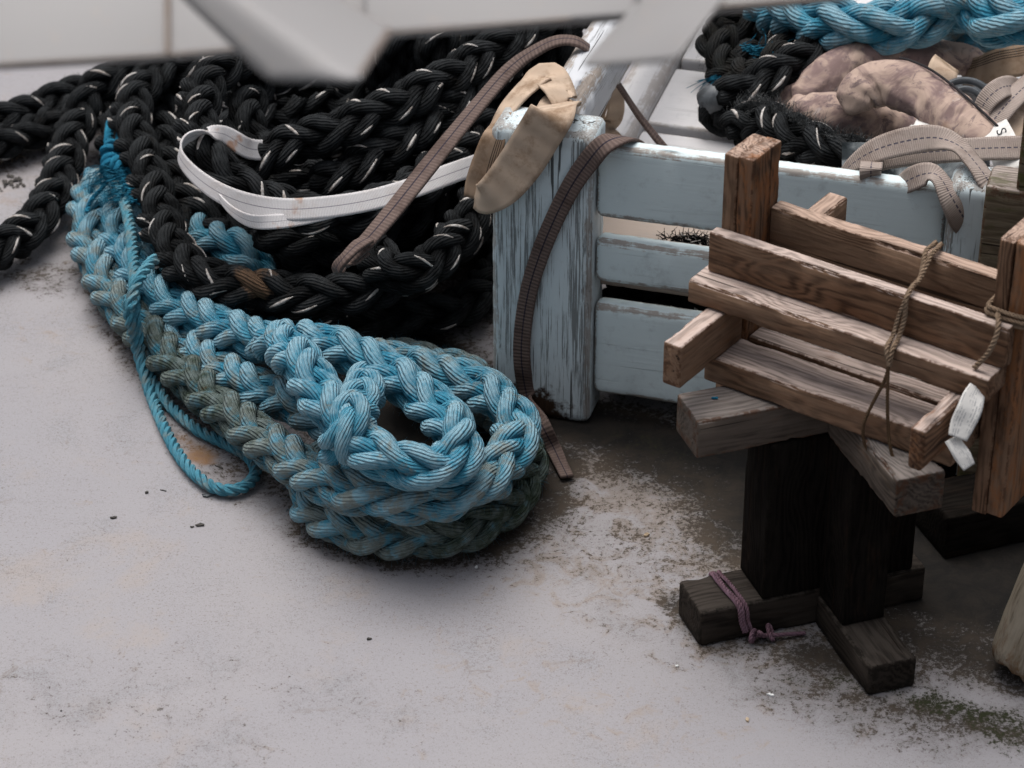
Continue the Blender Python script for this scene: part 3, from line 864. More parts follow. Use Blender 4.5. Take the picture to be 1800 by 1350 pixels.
# ------------------------------------------------------------------ timber rack on its cross-footed stand
TF = Frame([*P(1250, 405, 0.43)[:2], 0.0], -35.1)
def rack():
    root = empty('timber_rack', TF.w(0.15, 0.0, 0.28), 'weathered brown timber rack of tied planks and doubled uprights', 'timber rack')
    w = lambda nm, mt, *a, **k: one_board(nm, root, M[mt], TF, *a, **k)
    w('plank', 'wood', (0.0, 0.330), (-0.004, 0.0120), (0.3855, 0.430), chip=0.0021, bev=0.0016)
    w('plank', 'wood', (-0.007, 0.326), (-0.029, 0.0118), (0.359, 0.385), chip=0.0021, bev=0.0016, stain=0.12)
    w('plank', 'wood_red', (0.0385, 0.3015), (0.049, 0.068), (0.388, 0.447), chip=0.0021, bev=0.0016)
    w('plank', 'wood', (0.020, 0.300), (-0.037, 0.0140), (0.281, 0.310), chip=0.0006, bev=0.0018)
    w('plank', 'wood', (0.039, 0.300), (0.0165, 0.042), (0.283, 0.3125), chip=0.0006, bev=0.0018, stain=0.3)
    w('crosspiece', 'wood', (0.014, 0.035), (-0.107, 0.0115), (0.3105, 0.3585), axis=1, chip=0.0012, bev=0.002, stain=0.35)
    w('crosspiece', 'wood', (0.286, 0.3025), (-0.105, 0.12), (0.3130, 0.3585), axis=1, chip=0.0014, bev=0.003, stain=0.55)
    w('crosspiece', 'wood_red', (0.050, 0.072), (0.0690, 0.150), (0.388, 0.424), axis=1, chip=0.001, bev=0.002)
    for a0 in (0.004, 0.3035):
        w('upright', 'wood_red', (a0, a0 + 0.0158), (0.0125, 0.068), (0.205, 0.512), axis=2, chip=0.0009, bev=0.0014, stain=0.3)
        w('upright', 'wood_red', (a0 + 0.0164, a0 + 0.0335), (0.0125, 0.067), (0.208, 0.5135), axis=2, chip=0.0009, bev=0.0014, stain=0.75)
    return root
rack()

def stand():
    c = np.array([0.133, 0.046])
    o = TF.w(c[0], c[1], 0)
    root = empty('timber_stand', o, 'dark timber stand with crossed arms and feet under the tied rack', 'timber stand')
    S = Frame(o, -35.1 + 54.0)       # first axis along the left arm, pointing back
    w = lambda nm, mt, *a, **k: one_board(nm, root, M[mt], S, *a, **k)
    w('arm', 'wood_grey', (-0.168, 0.13), (-0.028, 0.028), (0.236, 0.280), chip=0.001, bev=0.002, stain=0.3)
    w('arm', 'wood_grey', (-0.026, 0.026), (-0.185, -0.0285), (0.2355, 0.2795), axis=1, chip=0.0012, bev=0.002, stain=0.25)
    w('arm', 'wood_grey', (-0.026, 0.026), (0.0285, 0.15), (0.2355, 0.2795), axis=1, chip=0.001, bev=0.002)
    w('foot', 'wood_shaded', (-0.157, 0.10), (-0.031, 0.031), (0.0, 0.044), chip=0.001, bev=0.003)
    w('foot', 'wood_shaded', (-0.027, 0.027), (-0.162, -0.0315), (0.0, 0.037), axis=1, chip=0.0008, bev=0.003)
    w('foot', 'wood_shaded', (-0.029, 0.029), (0.0315, 0.06), (0.0, 0.037), axis=1, chip=0.0008, bev=0.003)
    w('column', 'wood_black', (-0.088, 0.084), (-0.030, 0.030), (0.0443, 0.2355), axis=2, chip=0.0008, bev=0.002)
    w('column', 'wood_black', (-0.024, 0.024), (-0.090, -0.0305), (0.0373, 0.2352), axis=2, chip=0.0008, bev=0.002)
    return S
SF = stand()

def timbers():
    # mossy baulk behind the right upright, lengthened out of view to block light
    mb = MB(); f = Frame([*P(1731, 335, 0.40)[:2], 0], -17)
    board(mb, f, (0.0, 0.85), (0.0, 0.055), (0.0, 0.405), axis=0, bev=0.004, chip=0.002, stain=0.6)
    tag(mb.build('timber_baulk', M['wood_moss']), 'thick mossy timber baulk standing beside the bench end', 'timber')
    mb = MB(); f = Frame([*P(1796, 235, 0.47)[:2], 0], -17)
    board(mb, f, (0.0, 0.70), (0.0, 0.05), (0.0, 0.50), axis=0, bev=0.004, chip=0.002, stain=0.8)  # its unseen length past the border also cuts light from the back
    tag(mb.build('timber_baulk', M['wood_moss']), 'dark green edged timber at the right border behind the mossy baulk', 'timber')
    # black board added to deepen the shade behind the stand; another lies beside it
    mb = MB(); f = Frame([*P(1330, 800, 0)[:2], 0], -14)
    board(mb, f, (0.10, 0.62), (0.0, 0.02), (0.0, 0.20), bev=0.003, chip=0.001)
    tag(mb.build('dark_board', M['wood_black']), 'black board on edge, added to darken the space behind the stand', 'board')
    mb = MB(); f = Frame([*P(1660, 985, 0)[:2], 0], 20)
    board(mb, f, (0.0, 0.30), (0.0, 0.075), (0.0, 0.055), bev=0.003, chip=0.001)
    tag(mb.build('dark_board', M['wood_black']), 'dark timber lying on the deck right of the stand column', 'board')
    # pale post leaning in at the lower right border
    a = P(1781, 1180, 0.0)
    foot = np.array([a[0] + 0.012, a[1], 0.004])
    tipv = unit(np.array([0.30, 0.10, 1.0]))
    sidev = unit(np.cross(tipv, [0.0, 1.0, 0.0])) * -1
    f = Frame(foot, 0, tilt=[unit(np.cross([0, 1, 0], tipv)), unit(np.cross(tipv, np.cross([0, 1, 0], tipv))), tipv])
    mb = MB()
    n = 60
    zs = np.linspace(0, 0.42, n)
    pth = foot + tipv * zs[:, None]
    rr = 0.043 * (1 + 0.04 * wob(n, 1, 5)) * np.interp(zs, [0, 0.012, 0.05, 0.42], [0.82, 0.95, 1.0, 1.0])
    lcv = np.repeat(np.stack([zs + 3, zs * 0 + 1, zs * 0], 1), 1, 0)
    T, N, B = transport(pth, (0, -1, 0))
    seg = 28
    ang = np.linspace(0, 2 * np.pi, seg + 1)
    jag = RNG.uniform(0, 0.010, seg + 1); jag[-1] = jag[0]
    V, LC, ST = [], [], []
    for i in range(n):
        for j in range(seg + 1):
            q = pth[i] + (N[i] * math.cos(ang[j]) + B[i] * math.sin(ang[j])) * rr[i]
            if i < 3: q = q + tipv * jag[j] * (3 - i) / 3
            V.append(q); LC.append((zs[i], math.cos(ang[j]) * rr[i], math.sin(ang[j]) * rr[i]))
            ST.append(max(0, 0.9 - zs[i] / 0.09) + 0.5 * max(0, math.cos(ang[j] - 1.6)) * max(0, 1 - zs[i] / 0.3))
    k = seg + 1
    F = [(i * k + j, i * k + j + 1, (i + 1) * k + j + 1, (i + 1) * k + j) for i in range(n - 1) for j in range(seg)]
    V.append(foot + tipv * 0.008); LC.append((0, 0, 0)); ST.append(1.0)
    F += [(len(V) - 1, j + 1, j) for j in range(seg)]
    V.append(pth[-1]); LC.append((0.42, 0, 0)); ST.append(0.0)
    F += [(len(V) - 1, (n - 1) * k + j, (n - 1) * k + j + 1) for j in range(seg)]
    mb.add(np.array(V), F, None, 0, lc=np.array(LC), edge=0.0, stain=np.array(ST), rnd=0.4)
    tag(mb.build('timber_post', M['pale_post']), 'pale round post with rusty rotten foot leaning at the right border', 'post')
M['pale_post'] = mat_wood('pale_post_wood', (0.20, 0.165, 0.12), (0.29, 0.245, 0.185), (0.36, 0.31, 0.24), (0.42, 0.38, 0.31), (0.15, 0.065, 0.02), black=0.5)
timbers()

# ------------------------------------------------------------------ blue plaited mooring rope
def blue_ropes():
    mb = MB()
    rust = [(P(425, 585, .09), 0.016), (P(285, 625, .06), 0.009), (P(370, 690, .06), 0.008), (P(620, 790, .13), 0.008)]
    A = PP([(168, 318, .05), (152, 385, .045), (165, 450, .04), (200, 520, .04), (255, 582, .04), (318, 648, .042), (385, 712, .05), (452, 766, .062),
            (520, 815, .075), (590, 852, .088), (670, 874, .095), (760, 876, .097), (845, 850, .097), (893, 802, .098), (905, 748, .098), (872, 703, .098), (815, 672, .095), (740, 650, .085), (660, 630, .07)])
    plait(mb, A, alg=[.35, .35, .4, .5, .65, .7, .7, .62, .5, .45, .42, .4, .35, .3, .22, .2, .2, .25, .35], rust=rust, fuzz=500, phase=-0.1, wander=0.002, pitch=3.8)
    Bp = PP([(205, 330, .055), (206, 390, .055), (222, 440, .055), (255, 490, .06), (305, 535, .065), (370, 570, .075), (440, 595, .09), (505, 605, .115), (575, 608, .14),
             (640, 632, .148), (700, 668, .15), (757, 712, .15), (800, 760, .148), (805, 800, .146), (762, 822, .146), (690, 812, .15), (628, 776, .155), (580, 722, .162), (548, 672, .168), (520, 630, .160), (480, 600, .12)])
    plait(mb, Bp, alg=[.1, .05, 0, 0, 0, .05, .1, .1, 0, 0, 0, 0, 0, .05, .1, .1, .05, .05, 0, 0, 0], rust=rust, fuzz=500, phase=0.0, wander=0.002, pitch=3.5)
    C = PP([(655, 655, .12), (640, 690, .155), (622, 730, .172), (606, 765, .165), (600, 800, .13)])
    plait(mb, C, D=0.052, fuzz=80, phase=.785)
    Dp = PP([(300, 590, .036), (372, 640, .05), (440, 680, .06), (500, 702, .065), (560, 730, .07), (620, 760, .06)])
    plait(mb, Dp, alg=.3, fuzz=120, phase=0.1)
    E_ = PP([(585, 800, .035), (548, 838, .035), (545, 880, .035), (590, 918, .035), (660, 937, .035), (745, 942, .035), (832, 922, .035), (895, 875, .035), (920, 815, .035),
             (900, 755, .035), (860, 712, .035), (780, 680, .035), (700, 660, .035)])
    plait(mb, E_, alg=[.6, .5, .45, .5, .6, .68, .75, .78, .78, .7, .6, .6, .6], rust=rust, fuzz=350, phase=0.2, pitch=2.9)
    # the bit that shows between the black turns, and the third lead at the top left
    plait(mb, PP([(345, 410, .06), (380, 428, .075), (415, 440, .08), (445, 462, .07), (455, 500, .05)]), fuzz=60, phase=0.0)
    plait(mb, PP([(262, 330, .05), (262, 385, .055), (262, 430, .05), (268, 480, .05)]), alg=.1, fuzz=60)
    # dim tail end behind the coil
    plait(mb, PP([(690, 625, .035), (750, 640, .05), (810, 655, .06), (850, 690, .07)]), D=0.052, alg=.55, fuzz=250, phase=.5)
    o = mb.build('mooring_rope', [M['blue'], M['fleck']])
    tag(o, 'thick light blue plaited mooring rope coiled on the deck in front', 'rope')

    # thin three-strand line doubled beside it, with its frayed whipping
    mb = MB()
    pts = PP([(192, 262, .10), (200, 292, .105), (213, 335, .11), (226, 385, .115), (233, 440, .118), (236, 500, .115), (238, 560, .085), (252, 632, .03), (288, 700, .011), (342, 752, .010), (402, 782, .010),
              (440, 806, .010), (448, 836, .010), (418, 860, .010), (372, 855, .010), (328, 818, .010), (295, 765, .010), (266, 695, .012), (243, 620, .04), (228, 560, .09), (226, 520, .115)])
    laid(mb, pts, 0.0145, fuzz=260, alg=.25)
    laid(mb, PP([(228, 545, .112), (236, 508, .128), (252, 478, .135), (272, 455, .135)]), 0.0145, fuzz=120, alg=.2)
    o = mb.build('thin_line', [M['blue_line']])
    tag(o, 'thin teal three strand line doubled into a narrow loop beside the blue coil', 'rope')
    # knot and frayed fibres
    kb = MB()
    c = P(200, 283, .112)
    th = np.linspace(0, 2 * np.pi, 20)
    for q, ax in ((P(198, 268, .115), 0.2), (P(194, 292, .11), 0.9), (P(205, 298, .112), 1.6)):
        pth = q + np.stack([0.009 * np.cos(th) * math.cos(ax), 0.009 * np.cos(th) * math.sin(ax), 0.011 * np.sin(th)], 1)
        laid(kb, pth, 0.0165, fuzz=40)
    roots = []; dirs = []
    for q in range(260):
        t = random.random()
        base = P(205 + 24 * t, 292 + 62 * t, .118)
        s = random.choice((-1, 1, 1))
        roots.append(base + RNG.normal(0, .002, 3)); dirs.append(np.array([s * 1.0, random.uniform(-.2, .6), random.uniform(-.35, .2)]))
    hairs(kb, roots, dirs, 0.034, 0.0008, seg=4, rnd=.7, alg=0.0)
    for pts in ([(206, 295, .11), (213, 270, .118), (207, 245, .118), (210, 228, .11)], [(200, 300, .10), (180, 330, .09), (160, 352, .085), (152, 372, .08)], [(190, 250, .10), (192, 232, .10), (194, 215, .10)]):
        laid(kb, PP(pts), 0.006 if len(pts) > 3 else 0.012, pitch=3, fuzz=20)
    k = kb.build('frayed_knot', [M['blue_fresh']], parent=o)
blue_ropes()

# ------------------------------------------------------------------ black plaited ropes with white marker yarns
def black_ropes():
    mats = [M['black'], M['fleck']]
    rust = [(P(455, 500, .12), 0.026), (P(440, 490, .12), 0.018), (P(310, 425, .11), 0.012)]
    # big front coil
    mb = MB()
    p1 = PP([(420, 108, .15), (330, 118, .14), (258, 145, .135), (228, 210, .13), (250, 285, .122), (272, 350, .115), (292, 420, .108), (335, 478, .105), (405, 502, .105), (485, 512, .105), (565, 520, .105), (640, 512, .105),
             (710, 490, .105), (775, 450, .105), (825, 395, .11), (850, 330, .115), (850, 260, .12)])
    plait(mb, p1, flecks=0.5, rust=rust, fuzz=350, phase=.1)
    p2 = PP([(300, 330, .04), (320, 420, .04), (380, 480, .04), (470, 520, .04), (570, 548, .036), (680, 560, .036), (790, 545, .036), (860, 500, .036), (885, 430, .036), (880, 340, .036)])
    plait(mb, p2, flecks=0.28, fuzz=150, phase=.2)
    p3 = PP([(350, 330, .05), (400, 400, .06), (480, 440, .06), (580, 455, .06), (690, 440, .06), (780, 390, .06), (830, 320, .06), (800, 240, .06), (690, 190, .06), (560, 180, .06), (450, 210, .06)])
    plait(mb, p3, flecks=0.3, fuzz=100)
    p4 = PP([(660, 440, .14), (672, 470, .145), (705, 484, .148), (752, 466, .15), (795, 425, .155), (828, 375, .162), (852, 320, .17), (860, 250, .175)])
    plait(mb, p4, D=0.054, flecks=0.6, fuzz=120, phase=.2)
    p5 = PP([(460, 400, .13), (540, 425, .125), (620, 430, .125), (700, 400, .13), (770, 345, .14), (815, 280, .145)])
    plait(mb, p5, flecks=0.35, fuzz=80)
    for f, z in ((.86, .055), (.72, .075), (.58, .05), (.42, .03), (.9, .03)):
        t = np.linspace(-3.6, 2.3, 15)
        plait(mb, PP([(575 + 285 * f * math.cos(q), 320 + 195 * f * math.sin(q), z + .01 * math.sin(2 * q)) for q in t]), D=.062, flecks=.35)
    plait(mb, PP([(345, 100, .09), (305, 160, .085), (292, 230, .08), (305, 300, .075), (335, 370, .07), (390, 430, .065)]), D=.062, flecks=.4, fuzz=80)
    plait(mb, PP([(250, 120, .05), (215, 180, .05), (205, 240, .045), (225, 300, .045), (262, 370, .045), (300, 440, .04)]), D=.062, flecks=.4, fuzz=80)
    tag(mb.build('mooring_rope', mats), 'black plaited rope with white flecks coiled lowest beside the blue rope', 'rope', 'black mooring ropes')
    # upper turns bound by the white strap
    mb = MB()
    q1 = PP([(560, 95, .24), (480, 92, .25), (410, 108, .255), (362, 145, .255), (345, 205, .25), (358, 262, .24), (398, 312, .222), (460, 350, .20), (540, 375, .185), (630, 372, .18), (720, 335, .185), (800, 270, .20), (850, 205, .21)])
    plait(mb, q1, flecks=0.75, fuzz=250, phase=-.1)
    q2 = PP([(560, 130, .19), (490, 138, .20), (440, 165, .205), (428, 215, .20), (450, 262, .18), (500, 300, .165), (580, 320, .16), (680, 300, .165), (760, 250, .175)])
    plait(mb, q2, flecks=0.6, fuzz=150, phase=-.1)
    tag(mb.build('mooring_rope', mats), 'black plaited rope looping round inside the white strap', 'rope', 'black mooring ropes')
    # rope running up to the right, on top of the pile
    mb = MB()
    r1 = PP([(425, 300, .195), (478, 268, .215), (548, 242, .232), (620, 218, .245), (690, 188, .255), (760, 152, .265), (830, 112, .272), (895, 72, .278), (950, 30, .28), (1000, -20, .28)])
    plait(mb, r1, flecks=0.7, fuzz=250, phase=.1)
    r2 = PP([(560, 330, .17), (610, 305, .19), (670, 272, .207), (735, 232, .222), (795, 190, .235), (845, 148, .243), (890, 105, .25), (930, 60, .25), (965, 10, .25)])
    plait(mb, r2, flecks=0.6, fuzz=200, phase=.0)
    tag(mb.build('mooring_rope', mats), 'black plaited rope running up to the right behind the brown strap', 'rope', 'black mooring ropes')
    # turns hanging at the back
    mb = MB()
    for k, x in enumerate((700, 775, 850, 925, 985)):
        plait(mb, PP([(x + 60, -45, .20), (x + 30, 10, .23), (x, 60, .235), (x - 20, 115, .20), (x - 45, 170, .14), (x - 70, 215, .08)]), flecks=0.4, fuzz=60)
    plait(mb, PP([(420, 110, .10), (540, 130, .10), (650, 140, .10), (760, 130, .10), (860, 100, .1)]), flecks=.3)
    plait(mb, PP([(400, 160, .05), (540, 170, .04), (650, 180, .04), (760, 170, .04), (900, 110, .04)]), flecks=.3)
    tag(mb.build('mooring_rope', mats), 'black plaited rope in upright turns at the back beside the arm rail', 'rope', 'black mooring ropes')
    # the two leads trailing away to the left
    mb = MB()
    plait(mb, PP([(-70, 470, .036), (0, 436, .036), (52, 402, .036), (88, 350, .04), (112, 285, .045), (136, 215, .055), (168, 160, .08), (225, 122, .10), (300, 102, .11), (390, 92, .12)]), flecks=0.55, fuzz=200, phase=-.2)
    tag(mb.build('mooring_rope', mats), 'black plaited rope leading off to the left edge, nearest the viewer', 'rope', 'black mooring ropes')
    mb = MB()
    plait(mb, PP([(-80, 232, .036), (0, 215, .036), (65, 192, .036), (130, 166, .036), (200, 140, .04), (290, 110, .05), (380, 90, .05)]), flecks=0.45, fuzz=150, phase=.1)
    plait(mb, PP([(-60, 262, .034), (10, 248, .034), (80, 222, .034), (150, 185, .034), (190, 160, .034)]), D=.05, flecks=0.3, fuzz=60)
    tag(mb.build('mooring_rope', mats), 'black plaited rope leading off to the left edge, farther one on the bare deck', 'rope', 'black mooring ropes')
black_ropes()

# ------------------------------------------------------------------ straps
UPV = (0, 0, 1)
FRV = (-0.2, -0.75, 0.65)
def straps():
    fx = -BF.ax[1]                                    # outward normal of the bench back
    # brown strap over the arm rail, eye hanging over the black rope
    root = MB()
    pts = PP([(604, 462, .235), (640, 428, .255), (690, 370, .275), (760, 282, .30), (830, 196, .325), (895, 122, .35), (945, 86, .372), (985, 70, .3835), (1022, 76, .380), (1060, 110, .345), (1090, 152, .30), (1125, 205, .25), (1175, 268, .206)])
    nor = [(-.5, -.5, .7), (-.45, -.55, .7), (-.4, -.55, .72), (-.4, -.5, .75), (-.4, -.4, .8), (-.35, -.3, .9), (-.3, -.2, .95), (0, -.1, 1), (.55, -.1, .8), (.85, -.1, .35), (.85, -.1, .4), (.8, -.2, .5), (.6, -.3, .7)]
    ribbon(root, pts, nor, .027, .0035, widths=[.016, .021, .024, .025, .023, .022, .021, .021, .019, .015, .013, .013, .013], curl=-0.04)
    o = root.build('strap', [M['web_brown']])
    tag(o, 'brown webbing strap draped over the arm rail with an eye at its end', 'strap')
    e = MB()
    eye = PP([(648, 420, .262), (628, 432, .262), (608, 452, .255), (594, 470, .240), (600, 474, .232), (622, 458, .236), (645, 440, .245)])
    en = [(-.4, -.5, .7), (-.4, -.5, .7), (-.6, -.3, .6), (-1, -.6, .1), (.1, -1, -.3), (.4, .2, -.8), (.4, .2, -.8)]
    ribbon(e, eye, en, .016, .004, step=.003)
    e.build('eye_loop', [M['web_brown']], parent=o)
    # brown strap hanging down over the post and the top slat
    s2 = MB()
    pl = BF.w(0, -0.004, 0)
    pl2 = BF.w(0, 0.004, 0)
    front = [Q(x, y, pl, fx) for (x, y) in [(1030, 290), (1003, 330), (975, 385), (950, 445), (930, 510), (919, 580), (918, 640), (929, 700)]]
    pts = [P(1128, 258, .30), P(1112, 246, .352), P(1092, 243, .371), P(1062, 254, .372)] + front + [P(952, 745, .040), P(972, 785, .014), P(984, 812, .008), P(997, 838, .007)]
    nor = [(.3, .9, .2), (.3, .7, .6), (0, 0, 1), (-.15, -.5, .85), (-.25, -.9, .3)] + [tuple(fx)] * 7 + [(-.3, -.8, .5), (-.2, -.4, .9), (0, 0, 1), (0, 0, 1)]
    ribbon(s2, pts, nor, .027, .0035, widths=[.020, .022, .024, .0245, .024, .0225, .0215, .021, .020, .020, .020, .020, .019, .017, .016, .015])
    tag(s2.build('strap', [M['web_brown']]), 'brown webbing strap hanging down the face of the bench post to the deck', 'strap')
    # white strap round the black coil
    s3 = MB()
    pts = PP([(900, 262, .26), (850, 284, .258), (790, 306, .255), (720, 332, .25), (650, 352, .245), (575, 364, .243), (500, 368, .243), (435, 358, .245), (380, 335, .25), (335, 300, .255), (316, 268, .262), (335, 240, .27), (390, 235, .26), (440, 262, .235), (500, 262, .20)])
    nor = [FRV] * 7 + [(-.4, -.8, .45), (-.55, -.7, .45), (-.8, -.5, .4), (-1, .0, .3), (-.5, .8, .3), (.1, -.8, .6), (.2, -.8, .6), (.2, -.8, .6)]
    ribbon(s3, pts, nor, .029, .0025, widths=[.022, .024, .025, .025, .025, .026, .026, .025, .022, .018, .016, .016, .020, .025, .025])
    pts = PP([(376, 334, .246), (405, 368, .243), (440, 388, .236), (480, 390, .233), (530, 384, .234), (590, 372, .238), (650, 356, .242)])
    nor = [(-.4, -.7, .1), (-.3, -.9, .15), (-.2, -.95, .25), FRV, FRV, FRV, FRV]
    ribbon(s3, pts, nor, .014, .0025, widths=[.006, .010, .015, .017, .016, .013, .010])
    tag(s3.build('strap', [M['web_white']]), 'white webbing strap passed round the black rope coil', 'strap')
    # tan sling round the post head and arm rail
    s4 = MB()
    q = lambda x, y, b: Q(x, y, BF.w(0, b, 0), fx)
    pts = [P(1000, 205, .345), P(992, 178, .384), P(962, 132, .392), P(930, 150, .388), P(893, 190, .372), P(862, 245, .345)]
    nor = [(1, -.1, .1), (.6, -.4, .6), (-.2, -.3, 1), (-.6, -.4, .6), (-.8, -.5, .3), (-.95, -.3, .1)]
    ribbon(s4, pts, nor, .042, .0025, widths=[.034, .040, .040, .034, .032, .036], crumple=.0012, m=1)
    pts = [q(836, 344, -.012), q(852, 350, -.019), q(884, 326, -.016), q(918, 283, -.010), q(945, 240, -.008), q(970, 200, -.008), P(985, 180, .381), P(996, 172, .381)]
    nor = [(-.6, -.8, .1), (-.15, -1, .0), (-.1, -1, .25), (-.15, -1, .2), (-.2, -1, .2), (-.2, -.9, .45), (-.15, -.25, 1), (0, .2, 1)]
    ribbon(s4, pts, nor, .045, .0025, widths=[.030, .038, .046, .050, .050, .050, .048, .044], crumple=.0014, m=1)
    o = s4.build('strap', [M['web_tan'], M['web_tan_plain']])
    tag(o, 'tan flat sling wrapped round the bench post head and arm rail', 'strap')
    b = MB()
    pts = [P(886, 200, .372), q(870, 238, .004), q(855, 282, -.004), q(844, 322, -.008), q(838, 350, -.012)]
    ribbon(b, pts, [(-.5, -.7, .5), (-.4, -.85, .3), (-.35, -.9, .25), (-.3, -.9, .2), (-.2, -.95, .0)], .030, .0025, crumple=.0012, widths=[.020, .027, .031, .033, .030])
    b.build('striped_side', [M['web_tan']], parent=o)
    # striped tan sling end in the gap between the rails
    s5 = MB()
    ribbon(s5, PP([(1088, 105, .32), (1066, 140, .30), (1052, 175, .27), (1048, 205, .235), (1062, 222, .214)]), [(-.5, -.8, .4)] * 5, .030, .0025, crumple=.001)
    ribbon(s5, PP([(1070, 150, .28), (1082, 175, .26), (1080, 205, .235), (1066, 226, .216), (1080, 246, .213)]), [(.3, -.9, .4)] * 5, .022, .0025, crumple=.001, m=1)
    tag(s5.build('strap', [M['web_tan'], M['web_tan_plain']]), 'striped tan sling hanging in the gap under the arm rail', 'strap')

    # pale straps on the seat
    s6 = MB()
    ribbon(s6, PP([(1478, 312, .34), (1500, 288, .36), (1540, 264, .378), (1595, 248, .388), (1645, 243, .392), (1685, 258, .392), (1712, 286, .386), (1735, 318, .375), (1752, 350, .35)]),
           [(-.6, -.6, .6), (-.5, -.6, .7), (-.3, -.7, .7), (-.1, -.75, .7), (.1, -.7, .7), (.5, -.6, .7), (.6, -.5, .7), (.6, -.5, .65), (.6, -.5, .6)], .030, .003, widths=[.012, .018, .027, .031, .029, .028, .030, .030, .030])
    tag(s6.build('strap', [M['web_pale']]), 'pale webbing strap arching highest over the bench seat gear', 'strap', 'pale straps on the seat')
    s7 = MB()
    ribbon(s7, PP([(1520, 300, .35), (1545, 284, .36), (1600, 272, .366), (1660, 266, .37), (1720, 262, .372), (1790, 260, .372), (1830, 260, .37)]),
           [(-.2, -.6, .75)] * 7, .026, .003, widths=[.014, .022, .026, .027, .027, .028, .028])
    tag(s7.build('strap', [M['web_pale']]), 'pale webbing strap running flat to the right under the arched one', 'strap', 'pale straps on the seat')
    s8 = MB()
    ribbon(s8, PP([(1578, 332, .345), (1600, 316, .366), (1628, 306, .376), (1650, 312, .378), (1672, 348, .362), (1695, 385, .335), (1716, 418, .305), (1728, 440, .29)]),
           [(-.5, -.6, .5), (-.4, -.7, .6), (-.1, -.7, .7), (.5, -.5, .7), (.5, -.75, .4), (.2, -.95, .2), (-.3, -.95, .1), (-.6, -.8, .1)], .030, .003, widths=[.022, .026, .026, .024, .030, .034, .022, .010])
    tag(s8.build('strap', [M['web_pale']]), 'pale twisted strap hanging over the top slat down the right bench post', 'strap', 'pale straps on the seat')
    s9 = MB()
    ribbon(s9, PP([(1530, 322, .345), (1530, 306, .366), (1531, 294, .374), (1534, 280, .36)]), [(0, -1, .2), (0, -.8, .6), (0, -.2, 1), (0, .5, .8)], .024, .003)
    tag(s9.build('strap', [M['web_pale']]), 'short folded strap end poking up behind the top slat', 'strap', 'pale straps on the seat')
    s10 = MB()
    ribbon(s10, PP([(1722, 222, .31), (1730, 185, .335), (1752, 160, .35), (1775, 152, .345), (1795, 160, .33)]), [(-.8, -.5, .4), (-.7, -.5, .5), (-.2, -.6, .8), (.3, -.6, .7), (.6, -.5, .6)], .027, .003)
    tag(s10.build('strap', [M['web_pale']]), 'pale webbing strap bent over at the right border behind the padded sling', 'strap', 'pale straps on the seat')
    s10 = MB()
    ribbon(s10, PP([(1740, 222, .32), (1765, 190, .335), (1800, 155, .345), (1840, 120, .35)]), [(-.5, -.6, .7)] * 4, .029, .003)
    tag(s10.build('strap', [M['web_pale']]), 'pale webbing strap running straight up to the right border behind the padded sling', 'strap', 'pale straps on the seat')
    s11 = MB()
    ribbon(s11, PP([(1700, 130, .25), (1728, 122, .27), (1760, 112, .285), (1800, 105, .29), (1840, 95, .29)]), [(-.2, -.7, .7)] * 5, .040, .003, crumple=.001)
    ribbon(s11, PP([(1690, 128, .24), (1715, 118, .25), (1728, 98, .255), (1760, 84, .25)]), [(-.2, -.7, .7)] * 4, .024, .003, crumple=.001, m=1)
    s11b = MB()
    ribbon(s11b, PP([(1770, 235, .31), (1795, 205, .32), (1830, 170, .32)]), [(-.2, -.7, .7)] * 3, .030, .003, crumple=.001, m=1)
    tag(s11b.build('strap', [M['web_tan'], M['web_tan_plain']]), 'plain tan strap beside the lettered label at the right border', 'strap')
    tag(s11.build('strap', [M['web_tan'], M['web_tan_plain']]), 'tan striped sling lying under the blue rope at the right border', 'strap')
    s12 = MB()
    ribbon(s12, PP([(1648, 185, .29), (1652, 150, .315), (1658, 122, .33), (1664, 112, .32)]), [(-.1, -.9, .5)] * 4, .036, .003)
    tag(s12.build('strap', [M['web_tan_plain']]), 'plain tan strap end standing up behind the padded sling', 'strap')
straps()

